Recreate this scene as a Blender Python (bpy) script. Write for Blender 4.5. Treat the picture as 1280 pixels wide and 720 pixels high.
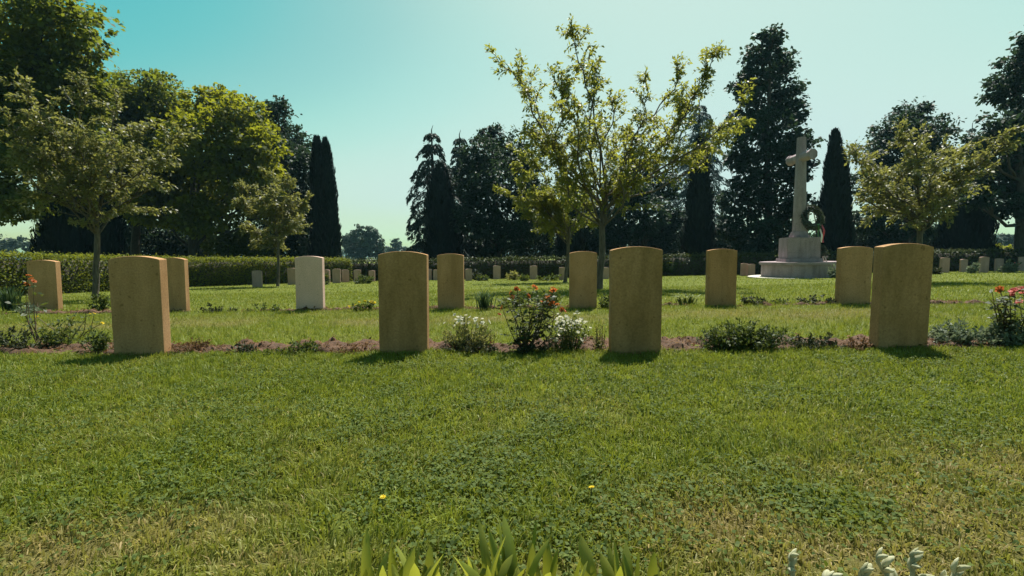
import bpy, bmesh, math
import numpy as np
from mathutils import Matrix, Vector

# ------------------------------------------------------------------ camera, sky, sun, exposure
scene = bpy.context.scene
for o in list(bpy.data.objects):
    bpy.data.objects.remove(o)
COL = scene.collection
R = math.radians
CAM_H, FPX = 0.78, 600.0                     # camera height, focal length in pixels of a 1280 wide picture
cd = bpy.data.cameras.new('camera')
cam = bpy.data.objects.new('camera', cd)
COL.objects.link(cam)
cd.sensor_width = 36.0
cd.lens = 36.0 * FPX / 1280.0
cd.clip_start, cd.clip_end = 0.05, 6000
cam.matrix_world = Matrix.Translation((0, 0, CAM_H)) @ Matrix.Rotation(R(90 - 4.0), 4, 'X') @ Matrix.Rotation(R(-0.95), 4, 'Z')
scene.camera = cam
CM = cam.matrix_world.to_3x3()

SUN_EL, SUN_AZ = 60.0, 23.0                  # elevation; degrees to the right of the view direction (+Y)
world = bpy.data.worlds.new('World')
scene.world = world
world.use_nodes = True
nt = world.node_tree
bg = nt.nodes['Background']
sky = nt.nodes.new('ShaderNodeTexSky')
sky.sky_type = 'NISHITA'
sky.sun_disc = False
sky.sun_elevation = R(SUN_EL)
sky.sun_rotation = R(SUN_AZ)
sky.air_density, sky.dust_density, sky.ozone_density = 1.0, 1.6, 1.0


def scale_colour(sock, k):
    n = nt.nodes.new('ShaderNodeVectorMath')
    n.operation = 'SCALE'
    n.inputs['Scale'].default_value = k
    nt.links.new(sock, n.inputs[0])
    return n.outputs[0]


grade = nt.nodes.new('ShaderNodeRGBCurve')               # the photograph's cyan cast of the sky
for ch, pts in enumerate([[(0, 0.05), (0.10, 0.062), (0.184, 0.052), (0.256, 0.146), (0.307, 0.228), (0.36, 0.285), (0.44, 0.30), (1, 0.36)],
                          [(0, 0), (0.10, 0.055), (0.17, 0.115), (0.253, 0.237), (0.345, 0.315), (0.405, 0.382), (0.46, 0.402), (0.53, 0.40), (1, 0.50)],
                          [(0, 0), (0.20, 0.07), (0.28, 0.125), (0.367, 0.240), (0.511, 0.305), (0.577, 0.352), (0.633, 0.37), (1, 0.46)]]):
    cu = grade.mapping.curves[ch]
    cu.points[0].location, cu.points[1].location = pts[0], pts[-1]
    for p_ in pts[1:-1]:
        cu.points.new(*p_)
grade.mapping.update()
nt.links.new(scale_colour(sky.outputs[0], 0.09), grade.inputs['Color'])
nt.links.new(scale_colour(grade.outputs[0], 10.0), bg.inputs[0])
bg.inputs[1].default_value = 0.10

sl = bpy.data.lights.new('sun', 'SUN')
sl.energy, sl.angle, sl.color = 5.0, R(0.5), (1.0, 0.955, 0.86)
sun = bpy.data.objects.new('sun', sl)
COL.objects.link(sun)
sdir = Vector((math.cos(R(SUN_EL)) * math.sin(R(SUN_AZ)), math.cos(R(SUN_EL)) * math.cos(R(SUN_AZ)), math.sin(R(SUN_EL))))
sun.location = sdir * 60
sun.rotation_euler = sdir.to_track_quat('Z', 'Y').to_euler()

vs = scene.view_settings
vs.view_transform, vs.look, vs.exposure, vs.gamma = 'Standard', 'None', 1.0, 1.0
vs.use_curve_mapping = False
scene.cycles.max_bounces = 8
scene.cycles.transparent_max_bounces = 8
scene.cycles.use_denoising = True

# ------------------------------------------------------------------ helpers
rng = np.random.default_rng(7)


def ground(x, y):
    """height of the lawn: flat round the two near rows, falling gently towards the far hedge"""
    s = np.asarray(y, float) - 7.5
    z = -0.0145 * (s + np.sqrt(s * s + 1.5))
    z = np.maximum(z, -0.72) if np.ndim(z) else max(float(z), -0.72)
    return z


def ray(px, py):
    return CM @ Vector(((px - 640) / FPX, -(py - 360) / FPX, -1))


def at(px, py, Y):
    d = ray(px, py)
    return Vector((0, 0, CAM_H)) + d * (Y / d.y)


def hit(px, py):
    d = ray(px, py)
    t = 0.5
    while t < 400:
        p = Vector((0, 0, CAM_H)) + d * t
        if p.z < ground(p.x, p.y):
            return p
        t += 0.01
    return p


def foot(px, Y):
    """point of the ground under pixel column px at distance Y"""
    p = at(px, 330, Y)
    p.z = float(ground(p.x, p.y))
    return p


def hz(px, py, Y):
    """height above ground of pixel (px,py) at distance Y"""
    p = at(px, py, Y)
    return p.z - float(ground(p.x, p.y))


def tag(o, label=None, cat=None, group=None, kind=None):
    if label: o['label'] = label
    if cat: o['category'] = cat
    if group: o['group'] = group
    if kind: o['kind'] = kind
    return o


def empty(name, loc, label, cat, group=None, rz=0):
    o = bpy.data.objects.new(name, None)
    COL.objects.link(o)
    o.empty_display_size = 0.2
    o.location = loc
    o.rotation_euler = (0, 0, rz)
    return tag(o, label, cat, group)


def link(name, me, parent=None, loc=None):
    o = bpy.data.objects.new(name, me)
    COL.objects.link(o)
    if parent:
        o.parent = parent
    if loc is not None:
        o.location = loc
    return o


def mesh_np(name, V, faces, mats, attrs=None, smooth=False, slots=None):
    """faces: list of integer arrays (n,k); attrs: name -> per-vertex floats; slots: material index per face"""
    me = bpy.data.meshes.new(name)
    V = np.ascontiguousarray(V, dtype=np.float32)
    me.vertices.add(len(V))
    me.vertices.foreach_set('co', V.ravel())
    faces = [f for f in faces if len(f)]
    loops = np.concatenate([f.ravel() for f in faces]).astype(np.int32)
    tot = np.concatenate([np.full(len(f), f.shape[1]) for f in faces]).astype(np.int32)
    st = np.concatenate([[0], np.cumsum(tot)[:-1]]).astype(np.int32)
    me.loops.add(len(loops))
    me.loops.foreach_set('vertex_index', loops)
    me.polygons.add(len(tot))
    me.polygons.foreach_set('loop_start', st)
    me.polygons.foreach_set('loop_total', tot)
    if slots is not None:
        me.polygons.foreach_set('material_index', np.asarray(slots, np.int32))
    if smooth:
        me.polygons.foreach_set('use_smooth', np.ones(len(tot), bool))
    for k, v in (attrs or {}).items():
        a = me.attributes.new(k, 'FLOAT', 'POINT')
        a.data.foreach_set('value', np.asarray(v, np.float32))
    me.update(calc_edges=True)
    me.validate()
    for m in (mats if isinstance(mats, (list, tuple)) else [mats]):
        me.materials.append(m)
    return me


def unit(a):
    return a / np.maximum(np.linalg.norm(a, axis=-1, keepdims=True), 1e-9)


def leaf_geo(C, D, N, L, W):
    """diamond leaves: centre, long axis, normal, length, width -> vertices, quads (slightly folded)"""
    D = unit(D)
    S = unit(np.cross(D, N))
    N = np.cross(S, D)
    L = np.asarray(L).reshape(-1, 1)
    W = np.asarray(W).reshape(-1, 1)
    a = C - D * L / 2
    b = C + S * W / 2 + D * L * 0.06 + N * W * 0.18
    c = C + D * L / 2
    d = C - S * W / 2 + D * L * 0.06 + N * W * 0.18
    V = np.stack([a, b, c, d], 1).reshape(-1, 3)
    F = np.arange(len(C) * 4).reshape(-1, 4)
    return V, F


def tube_geo(paths, sides=6):
    """paths: list of (points (n,3), radii (n)); returns vertices, quads"""
    Vs, Fs, off = [], [], 0
    ang = np.arange(sides) * 2 * np.pi / sides
    for P, r in paths:
        P = np.asarray(P, float)
        r = np.asarray(r, float)
        T = unit(np.gradient(P, axis=0))
        ref = np.tile(np.array([0.31, 0.95, 0.05]), (len(P), 1))
        bad = np.abs((T * ref).sum(1)) > 0.9
        ref[bad] = (1, 0, 0)
        A = unit(np.cross(T, ref))
        B = np.cross(T, A)
        ring = P[:, None] + r[:, None, None] * (np.cos(ang)[None, :, None] * A[:, None] + np.sin(ang)[None, :, None] * B[:, None])
        n = len(P)
        Vs.append(ring.reshape(-1, 3))
        i = np.arange(n - 1)[:, None] * sides
        j = np.arange(sides)[None]
        q = np.stack([i + j, i + (j + 1) % sides, i + sides + (j + 1) % sides, i + sides + j], -1).reshape(-1, 4)
        Fs.append(q + off)
        off += n * sides
    return np.concatenate(Vs), np.concatenate(Fs)


def curve(pts, n=8, jit=0.0, g=rng):
    """smooth polyline through a few points (Catmull-like by cubic interpolation of a chord parameter)"""
    pts = np.asarray(pts, float)
    t = np.linspace(0, len(pts) - 1, n)
    k = np.clip(t.astype(int), 0, len(pts) - 2)
    f = (t - k)[:, None]
    p0 = pts[np.maximum(k - 1, 0)]
    p1, p2 = pts[k], pts[k + 1]
    p3 = pts[np.minimum(k + 2, len(pts) - 1)]
    P = 0.5 * (2 * p1 + (p2 - p0) * f + (2 * p0 - 5 * p1 + 4 * p2 - p3) * f ** 2 + (3 * p1 - p0 - 3 * p2 + p3) * f ** 3)
    if jit:
        P[1:-1] += g.normal(0, jit, (len(P) - 2, 3))
    return P


def vnoise(x, y, scale, seed=0):
    """smooth 2-D value noise in 0..1"""
    g = np.random.default_rng(seed).random((256, 256))
    u, v = np.asarray(x) / scale + 1000.37, np.asarray(y) / scale + 1000.71
    iu, iv = np.floor(u).astype(int), np.floor(v).astype(int)
    fu, fv = u - iu, v - iv
    fu, fv = fu * fu * (3 - 2 * fu), fv * fv * (3 - 2 * fv)
    a, b = g[iu % 256, iv % 256], g[(iu + 1) % 256, iv % 256]
    c, d = g[iu % 256, (iv + 1) % 256], g[(iu + 1) % 256, (iv + 1) % 256]
    return (a * (1 - fu) + b * fu) * (1 - fv) + (c * (1 - fu) + d * fu) * fv


def fbm(x, y, scale, seed=0, oct=3):
    s, a, t = 0, 1.0, 0
    for k in range(oct):
        s = s + a * vnoise(x, y, scale / 2 ** k, seed + k)
        t += a
        a *= 0.55
    return s / t


# ------------------------------------------------------------------ materials
def new_mat(name):
    m = bpy.data.materials.new(name)
    m.use_nodes = True
    t = m.node_tree
    return m, t, t.nodes['Principled BSDF'], t.nodes['Material Output']


def N_(t, kind, **kw):
    n = t.nodes.new(kind)
    for k, v in kw.items():
        setattr(n, k, v)
    return n


def ramp(t, fac, stops):
    r = t.nodes.new('ShaderNodeValToRGB')
    el = r.color_ramp.elements
    el[0].position, el[0].color = stops[0][0], (*stops[0][1], 1)
    el[1].position, el[1].color = stops[-1][0], (*stops[-1][1], 1)
    for p, c in stops[1:-1]:
        e = el.new(p)
        e.color = (*c, 1)
    t.links.new(fac, r.inputs[0])
    return r.outputs[0]


def mixc(t, fac, a, b, mode='MIX'):
    m = N_(t, 'ShaderNodeMix', data_type='RGBA', blend_type=mode)
    for sock, v in ((0, fac), (6, a), (7, b)):
        if isinstance(v, bpy.types.NodeSocket):
            t.links.new(v, m.inputs[sock])
        elif isinstance(v, (int, float)):
            m.inputs[sock].default_value = v
        else:
            m.inputs[sock].default_value = (*v, 1)
    return m.outputs[2]


def noise(t, scale, detail=4, rough=0.55, coords='Object'):
    tc = N_(t, 'ShaderNodeTexCoord')
    n = N_(t, 'ShaderNodeTexNoise')
    n.inputs['Scale'].default_value = scale
    n.inputs['Detail'].default_value = detail
    n.inputs['Roughness'].default_value = rough
    t.links.new(tc.outputs[coords], n.inputs['Vector'])
    return n.outputs['Fac']


def bump(t, bs, h, strength, dist):
    b = N_(t, 'ShaderNodeBump')
    b.inputs['Strength'].default_value = strength
    b.inputs['Distance'].default_value = dist
    t.links.new(h, b.inputs['Height'])
    t.links.new(b.outputs[0], bs.inputs['Normal'])


def leaf_mat(name, dark, light, glow, fac=0.35, rough=0.6, spec=0.2):
    """leaf: colour varies leaf by leaf (rnd), part of the light passes through it"""
    m, t, bs, out = new_mat(name)
    a = N_(t, 'ShaderNodeAttribute', attribute_name='rnd')
    c = ramp(t, a.outputs['Fac'], [(0.0, dark), (0.55, tuple((d + l) / 2 for d, l in zip(dark, light))), (1.0, light)])
    t.links.new(c, bs.inputs['Base Color'])
    bs.inputs['Roughness'].default_value = rough
    bs.inputs['Specular IOR Level'].default_value = spec
    tr = N_(t, 'ShaderNodeBsdfTranslucent')
    t.links.new(mixc(t, 0.6, c, glow), tr.inputs[0])
    mx = N_(t, 'ShaderNodeMixShader')
    mx.inputs[0].default_value = fac
    t.links.new(bs.outputs[0], mx.inputs[1])
    t.links.new(tr.outputs[0], mx.inputs[2])
    t.links.new(mx.outputs[0], out.inputs[0])
    return m


def plain(name, col, rough=0.6, var=0.25, scale=20, spec=0.3):
    m, t, bs, out = new_mat(name)
    n = noise(t, scale)
    c = ramp(t, n, [(0.25, tuple(v * (1 - var) for v in col)), (0.75, tuple(min(1, v * (1 + var)) for v in col))])
    t.links.new(c, bs.inputs['Base Color'])
    bs.inputs['Roughness'].default_value = rough
    bs.inputs['Specular IOR Level'].default_value = spec
    return m


def bark_mat(name, a, b):
    m, t, bs, out = new_mat(name)
    tc = N_(t, 'ShaderNodeTexCoord')
    mp = N_(t, 'ShaderNodeMapping')
    mp.inputs['Scale'].default_value = (14, 14, 3)
    t.links.new(tc.outputs['Object'], mp.inputs[0])
    n = N_(t, 'ShaderNodeTexNoise')
    n.inputs['Scale'].default_value = 2.0
    n.inputs['Detail'].default_value = 5
    t.links.new(mp.outputs[0], n.inputs['Vector'])
    t.links.new(ramp(t, n.outputs['Fac'], [(0.3, a), (0.7, b)]), bs.inputs['Base Color'])
    bs.inputs['Roughness'].default_value = 0.9
    bump(t, bs, n.outputs['Fac'], 0.6, 0.02)
    return m


def stone_mat(name, light, mid, stain, stain_amt=0.5, scale=1.0):
    """weathered limestone: mottled, streaked from the top, darker lichen, pores"""
    m, t, bs, out = new_mat(name)
    tc = N_(t, 'ShaderNodeTexCoord')
    oi = N_(t, 'ShaderNodeObjectInfo')
    off = N_(t, 'ShaderNodeVectorMath', operation='SCALE')
    off.inputs[0].default_value = (37, 19, 53)
    t.links.new(oi.outputs['Random'], off.inputs['Scale'])
    add = N_(t, 'ShaderNodeVectorMath', operation='ADD')
    t.links.new(tc.outputs['Object'], add.inputs[0])
    t.links.new(off.outputs[0], add.inputs[1])

    def nz(sc, det, stretch=(1, 1, 1)):
        mp = N_(t, 'ShaderNodeMapping')
        mp.inputs['Scale'].default_value = stretch
        t.links.new(add.outputs[0], mp.inputs[0])
        n = N_(t, 'ShaderNodeTexNoise')
        n.inputs['Scale'].default_value = sc * scale
        n.inputs['Detail'].default_value = det
        n.inputs['Roughness'].default_value = 0.6
        t.links.new(mp.outputs[0], n.inputs['Vector'])
        return n.outputs['Fac']
    big = nz(3.2, 5)
    streak = nz(1.7, 5, (4, 4, 0.8))
    fine = nz(70, 3)
    c = ramp(t, big, [(0.3, mid), (0.72, light)])
    s = ramp(t, streak, [(0.42, (0, 0, 0)), (0.72, (stain_amt,) * 3)])
    c = mixc(t, s, c, stain)
    f = ramp(t, fine, [(0.35, (0.80, 0.80, 0.80)), (0.65, (1.06, 1.06, 1.06))])
    c = mixc(t, 1.0, c, f, 'MULTIPLY')
    spots = ramp(t, nz(22, 2), [(0.66, (0, 0, 0)), (0.72, (0.55,) * 3)])
    c = mixc(t, spots, c, tuple(v * 0.6 for v in stain))
    t.links.new(c, bs.inputs['Base Color'])
    bs.inputs['Roughness'].default_value = 0.9
    bs.inputs['Specular IOR Level'].default_value = 0.2
    bump(t, bs, fine, 0.35, 0.004)
    return m


M = {}
M['stone_tan'] = stone_mat('weathered_tan_limestone', (0.52, 0.297, 0.150), (0.42, 0.228, 0.104), (0.24, 0.135, 0.055), 0.55)
M['stone_olive'] = stone_mat('mossy_tan_limestone', (0.48, 0.268, 0.126), (0.37, 0.196, 0.080), (0.19, 0.108, 0.040), 0.7)
M['stone_white'] = stone_mat('pale_limestone', (0.72, 0.485, 0.41), (0.64, 0.43, 0.355), (0.44, 0.29, 0.22), 0.4)
M['stone_far'] = stone_mat('weathered_grey_limestone', (0.50, 0.335, 0.285), (0.42, 0.275, 0.225), (0.24, 0.16, 0.12), 0.5)
M['stone_cross'] = stone_mat('grey_white_monument_stone', (0.43, 0.335, 0.355), (0.33, 0.26, 0.275), (0.17, 0.13, 0.135), 0.7, 0.6)
M['paving'] = stone_mat('pale_paving_stone', (0.62, 0.58, 0.50), (0.52, 0.48, 0.42), (0.40, 0.37, 0.31), 0.3)
M['bark'] = bark_mat('grey_brown_bark', (0.045, 0.035, 0.025), (0.13, 0.105, 0.08))
M['bark_dark'] = bark_mat('dark_bark', (0.02, 0.016, 0.012), (0.06, 0.05, 0.038))
M['bark_pale'] = bark_mat('pale_young_bark', (0.07, 0.06, 0.05), (0.20, 0.17, 0.14))
G = lambda *a, **k: leaf_mat(*a, **k)
M['oak'] = G('broadleaf_foliage', (0.014, 0.030, 0.012), (0.105, 0.132, 0.026), (0.34, 0.38, 0.025), 0.40)
M['lime'] = G('sunny_broadleaf_foliage', (0.018, 0.036, 0.010), (0.140, 0.160, 0.022), (0.46, 0.47, 0.02), 0.43)
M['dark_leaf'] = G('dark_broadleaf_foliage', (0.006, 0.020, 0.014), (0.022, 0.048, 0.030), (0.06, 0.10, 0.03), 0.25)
M['cypress'] = G('cypress_foliage', (0.003, 0.008, 0.007), (0.010, 0.018, 0.014), (0.012, 0.02, 0.01), 0.08, 0.7, 0.15)
M['cedar'] = G('cedar_foliage', (0.014, 0.028, 0.024), (0.035, 0.062, 0.05), (0.04, 0.07, 0.04), 0.15, 0.6)
M['blue_cedar'] = G('blue_cedar_foliage', (0.035, 0.065, 0.070), (0.075, 0.115, 0.12), (0.06, 0.10, 0.08), 0.15, 0.6)
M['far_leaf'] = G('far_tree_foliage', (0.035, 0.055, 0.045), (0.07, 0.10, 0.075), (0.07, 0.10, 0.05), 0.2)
M['cherry'] = G('cherry_foliage', (0.060, 0.082, 0.018), (0.175, 0.185, 0.034), (0.44, 0.44, 0.05), 0.46, 0.5, 0.3)
M['young'] = G('young_tree_foliage', (0.065, 0.078, 0.030), (0.17, 0.175, 0.075), (0.36, 0.35, 0.06), 0.40, 0.5, 0.4)
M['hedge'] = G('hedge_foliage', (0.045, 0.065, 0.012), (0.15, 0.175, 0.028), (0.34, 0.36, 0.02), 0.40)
M['hedge_dark'] = G('shade_tinted_hedge_foliage', (0.018, 0.030, 0.010), (0.060, 0.080, 0.022), (0.10, 0.12, 0.02), 0.18)  # darker copy of the hedge leaves; the far hedge's shade is in its colour
M['rose_leaf'] = G('rose_foliage', (0.020, 0.038, 0.014), (0.060, 0.085, 0.03), (0.16, 0.19, 0.02), 0.33, 0.55, 0.25)
M['low_leaf'] = G('low_plant_foliage', (0.022, 0.040, 0.012), (0.075, 0.105, 0.03), (0.15, 0.18, 0.02), 0.32)
M['dark_low'] = G('dark_low_plant_foliage', (0.018, 0.022, 0.013), (0.048, 0.058, 0.028), (0.07, 0.08, 0.02), 0.2)
M['grey_leaf'] = G('grey_green_foliage', (0.07, 0.095, 0.06), (0.19, 0.23, 0.16), (0.18, 0.22, 0.10), 0.3)
M['pale_leaf'] = G('pale_yellow_green_foliage', (0.10, 0.11, 0.03), (0.25, 0.24, 0.09), (0.32, 0.30, 0.06), 0.4)
M['hosta'] = G('pale_edged_foliage', (0.06, 0.09, 0.02), (0.26, 0.30, 0.12), (0.26, 0.28, 0.06), 0.35)
M['spiky'] = G('blue_green_strap_foliage', (0.020, 0.045, 0.022), (0.055, 0.095, 0.045), (0.10, 0.15, 0.04), 0.3)
M['lily'] = G('lily_foliage', (0.13, 0.17, 0.022), (0.27, 0.29, 0.055), (0.42, 0.42, 0.03), 0.45, 0.45, 0.4)
M['silver'] = G('silver_felted_foliage', (0.27, 0.28, 0.16), (0.66, 0.64, 0.46), (0.58, 0.58, 0.36), 0.38, 1.0, 0.0)
M['stem'] = plain('green_stem', (0.06, 0.075, 0.025), 0.6)
M['red_stem'] = plain('woody_stem', (0.10, 0.065, 0.035), 0.7)
M['litter'] = G('dry_reddish_foliage', (0.065, 0.036, 0.015), (0.18, 0.105, 0.046), (0.25, 0.12, 0.05), 0.2, 0.8, 0.1)
M['orange'] = G('orange_red_petals', (0.34, 0.075, 0.025), (0.52, 0.17, 0.05), (0.60, 0.19, 0.05), 0.4)
M['pink'] = G('pink_red_petals', (0.50, 0.09, 0.08), (0.75, 0.28, 0.24), (0.75, 0.25, 0.2), 0.4)
M['white_petal'] = G('white_petals', (0.50, 0.50, 0.43), (0.70, 0.70, 0.62), (0.65, 0.65, 0.52), 0.4)
M['yellow'] = G('yellow_petals', (0.62, 0.44, 0.02), (0.80, 0.64, 0.05), (0.8, 0.6, 0.03), 0.35)
M['ribbon'] = plain('red_ribbon', (0.50, 0.05, 0.07), 0.5, 0.15, 3)
M['ribbon_white'] = plain('white_ribbon', (0.75, 0.70, 0.68), 0.5, 0.1, 3)
M['ribbon_green'] = plain('green_ribbon', (0.05, 0.16, 0.06), 0.5, 0.15, 3)
M['laurel'] = G('wreath_laurel_leaves', (0.025, 0.034, 0.022), (0.10, 0.115, 0.08), (0.08, 0.10, 0.04), 0.2, 0.5, 0.4)
M['wood_stand'] = plain('pale_wooden_leg', (0.42, 0.38, 0.32), 0.7)

# lawn sheet under the blades
m, t, bs, out = new_mat('lawn_turf')
n1, n2, n3 = noise(t, 0.55, 4), noise(t, 9, 5, 0.7), noise(t, 120, 3, 0.7)
c = ramp(t, n1, [(0.3, (0.105, 0.130, 0.018)), (0.7, (0.15, 0.165, 0.026))])
c = mixc(t, ramp(t, n2, [(0.35, (0, 0, 0)), (0.75, (0.6, 0.6, 0.6))]), c, (0.05, 0.075, 0.013))
c = mixc(t, 1.0, c, ramp(t, n3, [(0.3, (0.55, 0.55, 0.55)), (0.7, (1.25, 1.25, 1.25))]), 'MULTIPLY')
t.links.new(c, bs.inputs['Base Color'])
bs.inputs['Roughness'].default_value = 0.95
bs.inputs['Specular IOR Level'].default_value = 0.1
aw = N_(t, 'ShaderNodeAttribute', attribute_name='worn')
t.links.new(mixc(t, aw.outputs['Fac'], c, mixc(t, n2, (0.085, 0.062, 0.026), (0.17, 0.135, 0.060))), bs.inputs['Base Color'])
bump(t, bs, n3, 0.7, 0.03)
M['turf'] = m
# grass blades: green to straw by the blade's own dryness
m, t, bs, out = new_mat('grass_blades')
a1, a2 = N_(t, 'ShaderNodeAttribute', attribute_name='rnd'), N_(t, 'ShaderNodeAttribute', attribute_name='dry')
c = ramp(t, a1.outputs['Fac'], [(0.0, (0.088, 0.130, 0.018)), (0.6, (0.165, 0.210, 0.026)), (1.0, (0.24, 0.270, 0.058))])
c = mixc(t, a2.outputs['Fac'], c, ramp(t, a1.outputs['Fac'], [(0.0, (0.24, 0.175, 0.060)), (1.0, (0.42, 0.32, 0.14))]))
t.links.new(c, bs.inputs['Base Color'])
bs.inputs['Roughness'].default_value = 0.55
bs.inputs['Specular IOR Level'].default_value = 0.25
tr = N_(t, 'ShaderNodeBsdfTranslucent')
t.links.new(mixc(t, 0.4, c, (0.30, 0.31, 0.016)), tr.inputs[0])
mx = N_(t, 'ShaderNodeMixShader')
mx.inputs[0].default_value = 0.38
t.links.new(bs.outputs[0], mx.inputs[1])
t.links.new(tr.outputs[0], mx.inputs[2])
t.links.new(mx.outputs[0], out.inputs[0])
M['grass'] = m
M['clover'] = G('clover_leaves', (0.040, 0.070, 0.018), (0.115, 0.150, 0.034), (0.22, 0.27, 0.02), 0.35, 0.65, 0.12)
# soil
m, t, bs, out = new_mat('reddish_soil')
n2, n3 = noise(t, 6, 5, 0.65), noise(t, 60, 4, 0.7)
c = ramp(t, n2, [(0.3, (0.050, 0.025, 0.012)), (0.7, (0.135, 0.066, 0.032))])
c = mixc(t, 1.0, c, ramp(t, n3, [(0.3, (0.55, 0.55, 0.55)), (0.7, (1.2, 1.2, 1.2))]), 'MULTIPLY')
t.links.new(c, bs.inputs['Base Color'])
bs.inputs['Roughness'].default_value = 0.95
bump(t, bs, n3, 0.8, 0.02)
M['soil'] = m

# ------------------------------------------------------------------ ground
def row1(x):   # line of the front row of stones
    return 3.80 - 0.040 * x


def row2(x):   # line of the second row
    return 6.98 - 0.055 * x


def in_bed(x, y):
    d1 = y - row1(x)
    e = 0.10 * (vnoise(x, y * 0, 0.16, 5) - 0.5) + 0.08 * (vnoise(x, y * 0, 0.5, 6) - 0.5)
    gap = vnoise(x, y * 0, 0.9, 8)
    b1 = (d1 > 0.02 + e) & (d1 < 0.22 + 0.42 * gap + 2.5 * e)
    d2 = y - row2(x)
    b2 = (d2 > 0.02 + e) & (d2 < -0.06 + 0.34 * vnoise(x, y * 0, 1.3, 9) + 2.5 * e)
    b0 = y < 0.98
    return b1 | b2 | b0


WORN = [(hit(a, b).x, hit(a, b).y, c, d, e) for a, b, c, d, e in (
    (920, 660, 0.28, 0.22, 1.0), (1190, 650, 0.40, 0.26, 1.0), (1060, 705, 0.45, 0.13, 1.0), (1270, 590, 0.45, 0.25, 0.75), (1100, 590, 0.45, 0.12, 0.55),
    (40, 700, 0.40, 0.17, 0.95), (210, 665, 0.28, 0.14, 0.7), (330, 705, 0.28, 0.08, 0.6), (660, 715, 0.3, 0.06, 0.5), (880, 610, 0.2, 0.10, 0.5))]
TUFT = (hit(1040, 632).x, hit(1040, 632).y)


def dryness(x, y):
    d = fbm(x, y, 0.55, 41, 3)
    base = np.clip((d - 0.50) * 3.2, 0, 1) * 0.13
    # worn straw-coloured patches near the front edge, right and left; one lush tuft among them
    g = 0 * x
    for (cx, cy, rx, ry, am) in WORN:
        g = np.maximum(g, am * np.exp(-((x - cx) / rx) ** 2 - ((y - cy) / ry) ** 2))
    g = g * (1 - 0.97 * np.exp(-((x - TUFT[0] - 0.5 * (TUFT[1] - y)) / 0.15) ** 2 - ((y - TUFT[1]) / 0.14) ** 2))
    mid = np.exp(-((y - 5.8) / 0.6) ** 2) * np.clip((fbm(x, y, 0.8, 47) - 0.42) * 3, 0, 1) * 0.5
    return np.clip(base + 0.78 * g * np.clip(0.15 + 1.6 * fbm(x, y, 0.16, 44), 0, 1.1) + mid, 0, 1)


ys = np.concatenate([np.linspace(-6, 0, 7), np.linspace(0.5, 14, 136), np.linspace(14.4, 40, 60), np.array([50, 70, 100, 160, 260, 450, 900, 2000, 5000])])
xs = np.concatenate([[-5000, -1500, -500, -200, -90], np.linspace(-45, -15.5, 40), np.linspace(-15, 15, 201), np.linspace(15.5, 45, 40), [90, 200, 500, 1500, 5000]])
X, Yg = np.meshgrid(xs, ys)
Z = ground(X, Yg) + np.where((np.abs(X) < 46) & (Yg < 41), 0.022 * (fbm(X, Yg, 0.9, 3) - 0.5) + 0.03 * (fbm(X, Yg, 3.5, 13) - 0.5), 0)
V = np.stack([X, Yg, Z], -1).reshape(-1, 3)
nx = len(xs)
ii = (np.arange(len(ys) - 1)[:, None] * nx + np.arange(nx - 1)[None]).ravel()
F = np.stack([ii, ii + 1, ii + nx + 1, ii + nx], 1)
wr = np.where((np.abs(X) < 6) & (Yg < 12) & (Yg > 0.4), dryness(X, Yg), 0.0).ravel()
lawn = link('lawn', mesh_np('lawn', V, [F], M['turf'], {'worn': wr}, smooth=True))
tag(lawn, 'mown green lawn running to the hedges', 'lawn', kind='structure')


def lawn_z(x, y):
    return ground(x, y) + 0.022 * (fbm(x, y, 0.9, 3) - 0.5) + 0.03 * (fbm(x, y, 3.5, 13) - 0.5)


def soil_bed(name, line, x0, x1, d0, d1, nxs, nys, lift, label):
    u, v = np.meshgrid(np.linspace(x0, x1, nxs), np.linspace(0, 1, nys))
    y = line(u) + d0 + v * (d1 - d0)
    edge = np.minimum(v, 1 - v) * 2
    z = ground(u, y) + 0.004 + lift * np.minimum(1, edge * 3) + (0.075 * (fbm(u, y, 0.13, 21) - 0.42) + 0.045 * (vnoise(u, y, 0.05, 31) - 0.5)) * np.minimum(1, edge * 4) - 0.10 * ~in_bed(u, y)
    V = np.stack([u, y, z], -1).reshape(-1, 3)
    i = (np.arange(nys - 1)[:, None] * nxs + np.arange(nxs - 1)[None]).ravel()
    F = np.stack([i, i + 1, i + nxs + 1, i + nxs], 1)
    g = np.random.default_rng(nxs)
    n = int(420 * (x1 - x0))
    lx, lv = g.uniform(x0, x1, n), g.random(n)
    ly = line(lx) + d0 + lv * (d1 - d0)
    k = in_bed(lx, ly)
    lx, ly = lx[k], ly[k]
    n = len(lx)
    iu = np.clip(((lx - x0) / (x1 - x0) * (nxs - 1)).round().astype(int), 0, nxs - 1)
    iv = np.clip((lv[k] * (nys - 1)).round().astype(int), 0, nys - 1)
    C = np.stack([lx, ly, z[iv, iu] + g.uniform(0.003, 0.02, n)], 1)
    L = g.uniform(0.012, 0.045, n)
    LV, LF = leaf_geo(C, np.stack([g.normal(0, 1, n), g.normal(0, 1, n), g.normal(0, 0.5, n)], 1), np.stack([g.normal(0, .5, n), g.normal(0, .5, n), np.ones(n)], 1), L, L * g.uniform(0.25, 0.7, n))
    rn = np.concatenate([np.zeros(len(V)), np.repeat(g.random(n), 4)])
    slots = np.concatenate([np.zeros(len(F), int), np.ones(n, int)])
    return tag(link(name, mesh_np(name, np.concatenate([V, LV]), [F, LF + len(V)], [M['soil'], M['litter']], {'rnd': rn}, slots=slots)), label, 'flower bed', kind='structure')


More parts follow.
